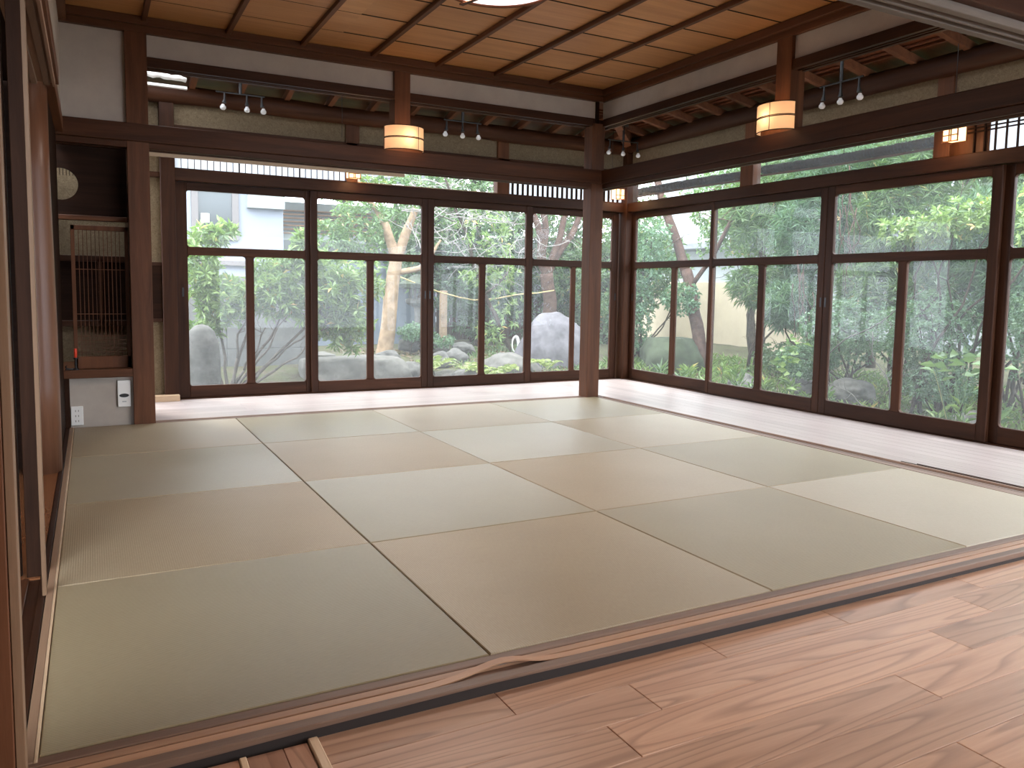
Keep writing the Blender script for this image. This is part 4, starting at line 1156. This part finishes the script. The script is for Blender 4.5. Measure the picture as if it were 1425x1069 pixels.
# --- trees
def tree(name, base, label, cat='tree', group=None): return thing(name, base, label, cat, group)
t = tree('tan_trunk_tree', (3.56, 8.5, 0), 'smooth tan-barked tree with pruned forks beside the lantern')
a = MB()
P = limb(a, (3.56, 8.5, -.15), (3.75, 8.5, 1.30), .115, .085, .02, 16, 14)
limb(a, (3.75, 8.5, 1.25), (3.58, 8.5, 1.75), .075, .055, .03, 8, 12)
Q = limb(a, (3.75, 8.5, 1.27), (4.0, 8.45, 1.95), .075, .045, .04, 10, 12)
limb(a, (3.72, 8.5, 1.08), (4.12, 8.4, 1.18), .045, .035, .03, 8, 10)
limb(a, (4.12, 8.4, 1.18), (4.35, 8.4, 1.55), .033, .015, .06, 8, 8)
Q2 = limb(a, (3.58, 8.5, 1.7), (3.2, 8.6, 2.4), .045, .02, .05, 10, 8)
a.build('trunk', 'barktan', t, True)
b = MB()
for i in range(26):
    x0_ = R_.uniform(3.8, 4.2); zz = R_.uniform(1.6, 2.4)
    PQ = limb(b, (x0_, 8.5, zz), (x0_+R_.uniform(-.5, 1.6), 8.5+R_.uniform(-.6, .5), zz+R_.uniform(-.7, .5)), .010, .003, .16, 8, 5)
    twigs(b, PQ, 3, .28, .003, 0, 0)
b.build('bare_twigs', 'twigpale', t)
o, _ = whorls([(3.3, 8.7, 1.75, .42, .35, .42, 3), (2.95, 8.9, 1.45, .35, .3, .35, 2), (3.55, 8.6, .95, .12, .12, .12, .35)], 330, 7, (.06, .10), (.020, .032), 'leafmid', 'foliage', t)

t = tree('bright_shrub', (1.35, 7.0, -.3), 'bright green whorled-leaf shrub with fanning grey stems at left', 'shrub')
a = MB()
tips = [(1.05, 7.0, .9), (1.25, 7.1, 1.2), (1.55, 6.9, .75), (1.8, 7.1, 1.2), (2.2, 7.0, 1.0), (2.4, 6.9, .45), (2.5, 7.0, .75), (1.95, 6.8, .6), (2.75, 7.0, 1.05), (1.75, 7.0, .45)]
for tp in tips:
    b0 = Vector((1.36+R_.uniform(-.03, .03), 7.0, -.3))
    mid = b0.lerp(Vector(tp), .45)+Vector((0, R_.uniform(-.05, .05), -.04))
    A1 = limb(a, b0, mid, .020, .014, .03, 6, 7); A2 = limb(a, mid, tp, .014, .006, .10, 8, 6)
    twigs(a, A2, 4, .25, .005, .4, 1)
limb(a, (1.36, 7, -.35), (1.36, 7, -.18), .07, .05, .02, 4, 10)
a.build('stem', 'barkgrey', t, True)
whorls([(1.12, 6.95, 1.10, .20, .25, .40, 1.3), (1.35, 7.0, .75, .33, .3, .28, 1.6), (1.85, 7.0, .85, .35, .3, .30, 1.6), (2.35, 7.0, .85, .42, .3, .48, 3.2), (2.6, 7.05, .45, .35, .28, .30, 1.4), (2.0, 7.1, 1.12, .4, .25, .16, .8), (1.3, 7.0, 1.45, .22, .2, .12, .4), (1.10, 6.95, .42, .22, .2, .14, .5), (2.15, 6.95, 1.35, .12, .15, .22, .5), (2.85, 7.1, .95, .25, .22, .35, 1.0)],
       880, 8, (.08, .135), (.024, .038), 'leafbright', 'foliage', t, 1.1, .5, .2)

t = tree('leaning_tree', (6.45, 9.0, .1), 'red-brown trunk with pale forking limbs behind the purple boulder')
a = MB()
P = limb(a, (6.55, 9.0, .1), (6.38, 9.0, 1.15), .12, .10, .03, 14, 12)
for q in ((5.95, 8.9, 2.5), (6.35, 9.2, 2.7), (6.85, 9.0, 2.6), (7.2, 9.0, 2.5)): 
    A1 = limb(a, (6.4, 9.0, 1.1), q, .065, .04, .06, 12, 9)
    twigs(a, A1, 4, .5, .008, .2, 1)
a.build('trunk', 'barkred', t, True)
whorls([(6.3, 9.4, 2.2, 1.0, .5, .5, 2), (6.9, 9.3, 1.3, .5, .4, .5, 1.4), (7.3, 9.0, .9, .4, .4, .5, 1)], 420, 8, (.05, .09), (.018, .03), 'leafmid', 'foliage', t)

t = tree('forked_dark_tree', (5.35, 8.6, 0), 'thin dark leaning tree with forked branches left of the purple boulder')
a = MB()
P = limb(a, (5.6, 8.6, -.1), (5.05, 8.5, .85), .035, .03, .03, 10, 8)
A1 = limb(a, (5.05, 8.5, .85), (4.35, 8.3, 2.4), .03, .012, .04, 14, 8); twigs(a, A1, 9, .5, .007, .1, 1)
A2 = limb(a, (5.05, 8.5, .80), (5.9, 8.5, 1.5), .02, .010, .05, 12, 7); twigs(a, A2, 6, .45, .006, .1, 1)
a.build('trunk', 'barkdark', t, True)
b = MB()
for i in range(34):
    x0_ = R_.uniform(4.2, 5.6); zz = R_.uniform(1.25, 2.3)
    PQ = limb(b, (x0_, 7.9, zz), (x0_+R_.uniform(-.9, .9), 7.9+R_.uniform(-.3, .3), zz+R_.uniform(-.7, .3)), .0065, .003, .12, 8, 5)
    twigs(b, PQ, 2, .30, .003, 0, 0)
b.build('pale_twigs', 'twigpale', t)
whorls([(4.9, 8.4, 1.05, .25, .2, .15, .8), (5.3, 8.5, 1.2, .35, .3, .35, 1.5), (5.0, 8.3, 1.75, .6, .3, .35, 1.5), (5.55, 8.6, .7, .35, .25, .35, 1.2), (5.2, 8.6, .25, .35, .2, .2, .8)], 150, 7, (.07, .12), (.025, .04), 'leafbright', 'foliage', t, 1.15, .4, .2)

def bgtree(x, y_, zc, rx, ry, rz, nw, mat, label, trunk=True, Lr=(.08, .14), Wr=(.03, .05), k=6, gname='trees at the back of the garden'):
    t = tree('background_tree', (x, y_, gz(x, y_)), label, 'tree', gname)
    a = MB(); P = limb(a, (x, y_, gz(x, y_)-.1), (x+R_.uniform(-.2, .2), y_, zc), .07, .04, .05, 8, 8)
    twigs(a, P, 10, rx*.8, .014, .3, 1); a.build('trunk', 'barkdark', t, True)
    whorls([(x, y_, zc, rx, ry, rz, 2), (x-rx*.5, y_, zc-rz*.5, rx*.7, ry*.8, rz*.7, 1.2), (x+rx*.5, y_, zc-rz*.4, rx*.7, ry*.8, rz*.7, 1.2), (x, y_+.1, zc-rz, rx*.8, ry*.7, rz*.5, .8)], nw, k, Lr, Wr, mat, 'foliage', t, 1.1, .3, .35)
bgtree(4.7, 10.0, 2.0, .7, .5, .8, 700, 'leafmid', 'leafy tree behind the stone lantern')
bgtree(5.7, 9.9, 1.4, .8, .6, .9, 1100, 'leafdark', 'dark leafy tree at the middle of the back garden')
bgtree(6.9, 10.2, 1.8, .9, .6, 1.2, 1100, 'leafdark', 'dark leafy tree behind the red-brown trunk')
bgtree(8.1, 9.8, 1.6, .9, .7, 1.3, 1200, 'leafmid', 'mid green tree seen beside the corner post')
bgtree(5.9, 10.6, 3.0, 1.4, .7, .9, 900, 'leafmid', 'tall tree crown filling the far transom')
bgtree(3.9, 10.9, 3.0, .9, .6, .6, 220, 'leafbright', 'bright crown above the slate fence')

# --- right garden
t = tree('rough_bark_tree', (7.75, 6.95, -.1), 'rough red-brown trunk crossing the corner-side right door')
a = MB()
P = limb(a, (7.6, 6.72, -.2), (7.6, 7.15, 1.2), .095, .08, .04, 12, 12)
Q = limb(a, (7.6, 7.15, 1.15), (7.6, 7.95, 2.7), .075, .05, .03, 12, 12)
Q2 = limb(a, (7.6, 7.05, .95), (7.7, 5.9, 2.4), .035, .02, .05, 12, 9)
twigs(a, Q, 6, .5, .012, .1, 1); twigs(a, Q2, 5, .5, .010, .1, 1)
a.build('trunk', 'barkred', t, True)
whorls([(7.7, 7.6, 2.5, .6, .8, .5, 1.5), (8.0, 6.8, 1.7, .4, .6, .5, 1)], 260, 6, (.04, .07), (.02, .03), 'leafmid', 'foliage', t)

def bush(name, c, blobs, nw, k, Lr, Wr, mat, label, cat='bush', spread=1.1, shell=.3, group=None, stems=8, sm='barkdark', upb=.35):
    t = thing(name, (c[0], c[1], gz(c[0], c[1])), label, cat, group)
    a = MB(); z0_ = gz(c[0], c[1])-.05
    for i in range(stems):
        bl = blobs[i % len(blobs)]
        A1 = limb(a, (c[0]+R_.uniform(-.15, .15), c[1]+R_.uniform(-.15, .15), z0_), (bl[0]+R_.uniform(-.5, .5)*bl[3], bl[1]+R_.uniform(-.5, .5)*bl[4], bl[2]+.3*bl[5]), .016, .006, .08, 9, 6)
        twigs(a, A1, 3, .3, .005, .3, 1)
    a.build('stem', sm, t, True)
    whorls(blobs, nw, k, Lr, Wr, mat, 'foliage', t, spread, upb, shell)
    return t
bush('camellia_bush', (7.1, 7.75, 0), [(7.1, 7.75, .55, .35, .40, .75, 2), (7.2, 7.6, 1.5, .4, .5, .6, 2), (7.3, 6.9, .8, .2, .35, .25, .7)], 1500, 5, (.035, .06), (.022, .034), 'leafblue', 'small-leaved glossy bush right of the corner post')
POD = dict(k=13, Lr=(.10, .17), Wr=(.011, .017), spread=1.15, shell=.45)
bush('podocarpus_bush', (8.0, 6.1, 0), [(8.0, 6.0, 1.9, .5, .6, .45, 2), (7.8, 5.9, 1.0, .35, .55, .28, 1.6), (8.1, 5.6, 2.5, .6, .7, .4, 1)], 560, mat='leafmid', label='narrow-leaved evergreen bush above the beige garden wall', **POD)
bush('podocarpus_bush', (7.9, 5.0, 0), [(7.9, 5.1, 1.6, .5, .65, .60, 2), (7.6, 5.2, .75, .35, .45, .30, 1.2), (8.0, 4.9, 2.4, .6, .8, .4, 1)], 820, mat='leafblue', label='narrow-leaved evergreen bush in the middle of the right hedge', **POD)
bush('podocarpus_bush', (8.0, 3.9, 0), [(8.0, 4.0, 1.7, .5, .7, .65, 2), (7.7, 4.1, .95, .35, .6, .35, 1.2), (8.1, 3.8, 2.45, .6, .8, .4, .9)], 900, mat='leafmid', label='narrow-leaved evergreen bush filling the third right door', **POD)
bush('podocarpus_bush', (7.9, 2.7, 0), [(7.9, 3.0, 1.45, .5, .6, .55, 2), (7.7, 2.9, .9, .35, .6, .35, 1.2), (8.2, 2.2, 1.7, .5, .6, .5, 1)], 800, mat='leafblue', label='narrow-leaved evergreen bush at the right end of the hedge', **POD)
bush('maple_bush', (7.0, 3.0, 0), [(6.95, 3.05, 1.52, .3, .55, .17, 2), (7.0, 2.6, 1.6, .3, .4, .2, 1), (7.0, 1.9, 1.5, .35, .5, .45, 1.3)], 420, 6, (.05, .08), (.022, .034), 'leafbright', 'light green airy maple in front of the right hedge', shell=.15, upb=.6)
bush('azalea_bush', (7.2, 4.1, 0), [(7.2, 4.1, .50, .4, .55, .38, 2), (7.1, 4.5, .15, .3, .35, .2, 1)], 1500, 5, (.028, .048), (.016, .026), 'leafblue', 'dense small-leaved dark bush low in the third right door, left half')
bush('azalea_bush', (7.1, 3.0, 0), [(7.1, 3.1, .55, .4, .55, .42, 2), (7.0, 2.9, .1, .3, .5, .2, .8)], 1600, 5, (.028, .048), (.016, .026), 'leafblue', 'dense small-leaved dark bush low in the third right door, right half')
bush('azalea_bush', (7.1, 1.9, 0), [(7.1, 1.9, .6, .4, .6, .5, 2), (7.0, 1.6, .2, .35, .5, .3, .8)], 1500, 5, (.028, .048), (.016, .026), 'leafblue', 'dense small-leaved bush behind the rightmost glass door')
bush('azalea_bush', (7.8, 5.3, 0), [(7.8, 5.3, .1, .4, .6, .22, 2)], 500, 5, (.03, .05), (.018, .028), 'leafdark', 'low dark bush under the beige garden wall')
for (yc_, nm) in ((.6, 'first'), (-.8, 'second')):
    bush('hedge_bush', (7.9, yc_, 0), [(7.9, yc_, 1.0, .6, .9, 1.1, 2)], 700, 6, (.07, .12), (.03, .045), 'leafmid', 'leafy hedge bush outside the frame on the right, '+nm)
# tall crowns behind the hedge seen in the transoms
for (x_, y_, zc, nm) in ((9.4, 7.6, 2.6, 'leafy crown behind the right transom nearest the corner'), (9.6, 5.6, 3.0, 'leafy crown behind the middle right transom'), (9.6, 3.5, 2.7, 'leafy crown behind the gridded transom'), (8.5, 9.7, 1.6, 'leafy tree far beyond the corner')):
    bgtree(x_, y_, zc, .9, 1.1, .8, 900, 'leafmid', nm, gname='crowns behind the right hedge')

# ground-cover plants
def rosette(name, x, y_, h, n, L, W, mat, label, group, droop=.5, z=None):
    """upright clump of arching blades"""
    z0_ = gz(x, y_) if z is None else z
    t = thing(name, (x, y_, z0_), label, 'plant', group)
    a = NP.random(n)*2*PI; el = NP.uniform(.5, 1.35, n)
    D = np.stack([np.cos(a)*np.cos(el), np.sin(a)*np.cos(el), np.sin(el)], 1)
    hh = NP.random(n)*h
    P = np.stack([x+np.cos(a)*.02, y_+np.sin(a)*.02, z0_+hh], 1)
    leaves(P, D, NP.uniform(L*.7, L, n), NP.uniform(W*.7, W, n), mat, 'foliage', t, .15, droop)
    MB().tube([(x, y_, z0_-.02), (x+.01, y_, z0_+h*.6), (x, y_+.01, z0_+h)], [.006, .005, .003], 6).build('stem', 'leafmid', t)
spots_ = [(6.5, 5.9), (6.6, 5.5), (6.7, 5.2), (6.5, 4.9), (6.8, 6.1), (6.9, 5.6), (6.4, 4.6), (6.6, 4.25), (6.9, 4.9), (6.5, 3.7), (6.6, 2.6), (6.4, 2.25), (6.5, 2.05), (6.35, 1.9), (6.7, 2.2), (6.5, 1.6), (6.3, 1.4), (7.0, 6.4), (6.6, 6.4), (6.4, 5.3)]
for i, (x, y_) in enumerate(spots_):
    rosette('ground_plant', x, y_, R_.uniform(.12, .34), 34, R_.uniform(.10, .17), R_.uniform(.02, .032), 'leafbright' if i % 3 else 'leafmid', 'bright green leafy plant at the foot of the right hedge, number %d' % i, 'leafy plants at the foot of the right hedge', .35)
ORD = ['leftmost', 'second from left', 'third from left', 'fourth from left', 'fifth from left', 'sixth from left', 'seventh from left']
CNT = {}
for o_ in sorted(ROOTS, key=lambda q: -q.location.y):
    if o_.name.startswith('ground_plant'):
        yv = o_.location.y
        o_['label'] = 'bright green leafy plant seen through the %s right door' % ('corner-side' if yv > 5.45 else 'second' if yv > 4.0 else 'third' if yv > 1.95 else 'cut-off fourth')
        k_ = CNT.get(o_['label'], 0); CNT[o_['label']] = k_+1; o_['label'] += ', '+ORD[k_]
# the big-leaved plant
t = thing('broad_leaved_plant', (6.45, 2.35, gz(6.45, 2.35)), 'plant with large broad pale green leaves at the third right door', 'plant')
n = 26; a_ = NP.random(n)*2*PI
P = np.stack([6.4+NP.normal(size=n)*.09, 2.38+NP.normal(size=n)*.11, .22+NP.random(n)*.22], 1)
D = unit(np.stack([np.cos(a_), np.sin(a_), NP.uniform(-.1, .5, n)], 1))
leaves(P, D, NP.uniform(.10, .15, n), NP.uniform(.055, .08, n), 'leafmid', 'foliage', t, .12, .25)
a = MB()
for i in range(6): limb(a, (6.45, 2.35, gz(6.45, 2.35)), tuple(P[i]), .006, .003, .05, 6, 5)
a.build('stem', 'leafmid', t)
t = thing('broad_leaved_plant', (6.6, 4.35, gz(6.6, 4.35)), 'taller plant with rounded green leaves at the second right door', 'plant')
n = 40; a_ = NP.random(n)*2*PI; zz = NP.random(n)
P = np.stack([6.6+NP.normal(size=n)*.05, 4.3+NP.normal(size=n)*.08, -.1+zz*.55], 1)
D = unit(np.stack([np.cos(a_), np.sin(a_), NP.uniform(-.1, .5, n)], 1))
leaves(P, D, NP.uniform(.08, .12, n), NP.uniform(.05, .075, n), 'leafbright', 'foliage', t, .12, .25)
MB().tube([(6.6, 4.3, -.35), (6.6, 4.3, .1), (6.58, 4.32, .45)], [.007, .006, .003], 6).build('stem', 'leafmid', t)

# ferns
def fern(x, y_, z, n, L, label):
    t = thing('fern', (x, y_, z), label, 'fern', 'ferns beyond the far doors')
    P = []; D = []; LL = []; WW = []; st = MB()
    for i in range(n):
        a_ = R_.uniform(0, 2*PI); d = Vector((math.cos(a_), math.sin(a_), 0)); l_ = L*R_.uniform(.7, 1.1)
        pts = []
        for k in range(13):
            u = k/12; p = Vector((x, y_, z))+d*l_*u*.9+Vector((0, 0, l_*(1.15*u-.85*u*u)))
            pts.append(p)
            if k > 1:
                tn = (pts[-1]-pts[-2]).normalized(); sdv = tn.cross(Vector((0, 0, 1))).normalized()
                for sg in (-1, 1):
                    P.append(tuple(p)); D.append(tuple((sdv*sg+tn*.35).normalized())); LL.append(l_*.26*math.sin(PI*min(1, .15+u*.85))+.006); WW.append(l_*.075)
        st.tube(pts, .0025, 4)
    st.build('frond_stem', 'leaffern', t)
    leaves(np.array(P), np.array(D), np.array(LL), np.array(WW), 'leaffern', 'fronds', t, .1, .1)
fl_ = [(3.72, 7.15, -.12, 8, .42, 'large pale fern at the left of the third far door'), (4.15, 7.0, -.15, 8, .34, 'fern in the middle of the third far door'), (4.35, 6.9, -.2, 8, .34, 'fern by the middle stile of the third far door'), (4.62, 7.0, -.18, 9, .32, 'fern in front of the pale low boulder'),
       (5.25, 7.0, -.12, 9, .30, 'fern in front of the purple boulder, left one'), (5.6, 7.05, -.25, 8, .26, 'fern in front of the purple boulder, right one'), (3.0, 6.9, -.28, 6, .25, 'small fern in front of the broad pale boulder')]
for f_ in fl_: fern(*f_)
# low shrub beside the tan trunk and dry leaves
bush('low_shrub', (4.05, 8.4, 0), [(4.0, 8.4, .30, .28, .2, .13, 2), (4.3, 8.3, .18, .25, .2, .1, 1)], 420, 5, (.03, .05), (.014, .022), 'leafblue', 'low clipped dark shrub between tan trunk and lantern', stems=5)
def litter(name, n, fx, fy, label):
    x = NP.uniform(fx[0], fx[1], n); y_ = NP.uniform(fy[0], fy[1], n)
    z = np.array([gz(a_, b_) for a_, b_ in zip(x, y_)])+NP.uniform(.0, .02, n)
    a_ = NP.random(n)*6.28
    o = leaves(np.stack([x, y_, z], 1), unit(np.stack([np.cos(a_), np.sin(a_), NP.uniform(-.1, .4, n)], 1)), NP.uniform(.04, .08, n), NP.uniform(.02, .035, n), 'leafdry', name, None, .2, .1)
    tag(o, label, 'fallen leaves', None, 'stuff')
litter('fallen_leaves', 1600, (3.2, 6.2), (6.6, 9.6), 'dry brown fallen leaves scattered among stones beyond the far doors')
litter('fallen_leaves', 900, (6.2, 8), (1.5, 7), 'dry fallen leaves on the soil along the right hedge')
def grass(name, n, fx, fy, L, label, mat='leafmid'):
    x = NP.uniform(fx[0], fx[1], n); y_ = NP.uniform(fy[0], fy[1], n)
    z = np.array([gz(a_, b_) for a_, b_ in zip(x, y_)])
    a_ = NP.random(n)*6.28
    o = leaves(np.stack([x, y_, z], 1), unit(np.stack([np.cos(a_)*.6, np.sin(a_)*.6, np.ones(n)], 1)), NP.uniform(L*.5, L, n), NP.uniform(.008, .02, n), mat, name, None, .2, .3)
    tag(o, label, 'weeds', None, 'stuff')
grass('low_weeds', 5200, (6.0, 8.6), (.5, 7.6), .16, 'low weeds covering the soil under the right hedge', 'leafbright')
grass('low_weeds', 2200, (4.2, 6.4), (6.3, 9.4), .09, 'low weeds between the stones beyond the far doors')

# rope, white ring, dead branches
P = [(3.89, 8.78, 1.05), (4.2, 8.75, .93), (4.49, 8.75, .84), (4.8, 8.77, .77), (5.05, 8.8, .73), (5.4, 8.8, .755), (5.77, 8.8, .82), (6.1, 8.8, .845), (6.44, 8.86, .89)]
tag(MB().tube(P, .010, 6).build('rope', 'rope', None, True), 'yellow rope strung from the tan tree to the red-brown trunk', 'rope')
a = MB()
V = []; F = []; n_ = 28
for i in range(n_):
    w = 2*PI*i/n_
    V += [(5.31+.034*math.cos(w), 8.0, .13+.085*math.sin(w)), (5.31+.034*math.cos(w)*1.4+.025*max(0, math.cos(w-.7)), 7.985, .13+.085*math.sin(w)*1.12+.03*max(0, math.sin(w)))]
for i in range(n_):
    j = (i+1) % n_; F.append((i*2, i*2+1, j*2+1, j*2))
a.add(V, F); o = a.build('white_ring', 'white', None, True)
md = o.modifiers.new('thickness', 'SOLIDIFY'); md.thickness = .012
tag(o, 'white oval plastic ring lying on the low pale boulder', 'ring')
for (p, q, nm) in (((6.75, 3.9, .30), (6.75, 2.9, .95), 'dead grey branch slanting up across the third right door'), ((6.6, 3.3, -.2), (6.6, 3.85, .10), 'short dead branch on the ground at the third right door'), ((6.55, 3.0, -.25), (6.6, 3.3, .55), 'upright dead twig in the third right door'), ((6.5, 2.95, -.1), (6.6, 3.05, .65), 'pale upright twig left of the big-leaved plant')):
    a = MB(); PQ = limb(a, p, q, .008, .004, .06, 12, 6); twigs(a, PQ, 9, .22, .003, .2, 1)
    tag(a.build('dead_branch', 'stonelight', None, True), nm, 'branch', 'dead branches in the right garden')
for (x, y_, z1_, nm) in ((7.4, 4.3, 2.3, 'dry vine hanging at the left of the third right door'), (7.3, 4.75, 1.4, 'dry vine hanging at the right of the second right door')):
    a = MB()
    for i in range(7): limb(a, (x+R_.uniform(-.1, .1), y_+R_.uniform(-.12, .12), z1_-R_.uniform(0, .5)), (x+R_.uniform(-.1, .1), y_+R_.uniform(-.15, .15), z1_-R_.uniform(1.0, 1.5)), .006, .003, .08, 10, 5)
    tag(a.build('hanging_vine', 'barkred', None, True), nm, 'vine')

# ------------------------------------------------------------------ tidy helper properties
for o in ROOTS:
    if '_o' in o: del o['_o']
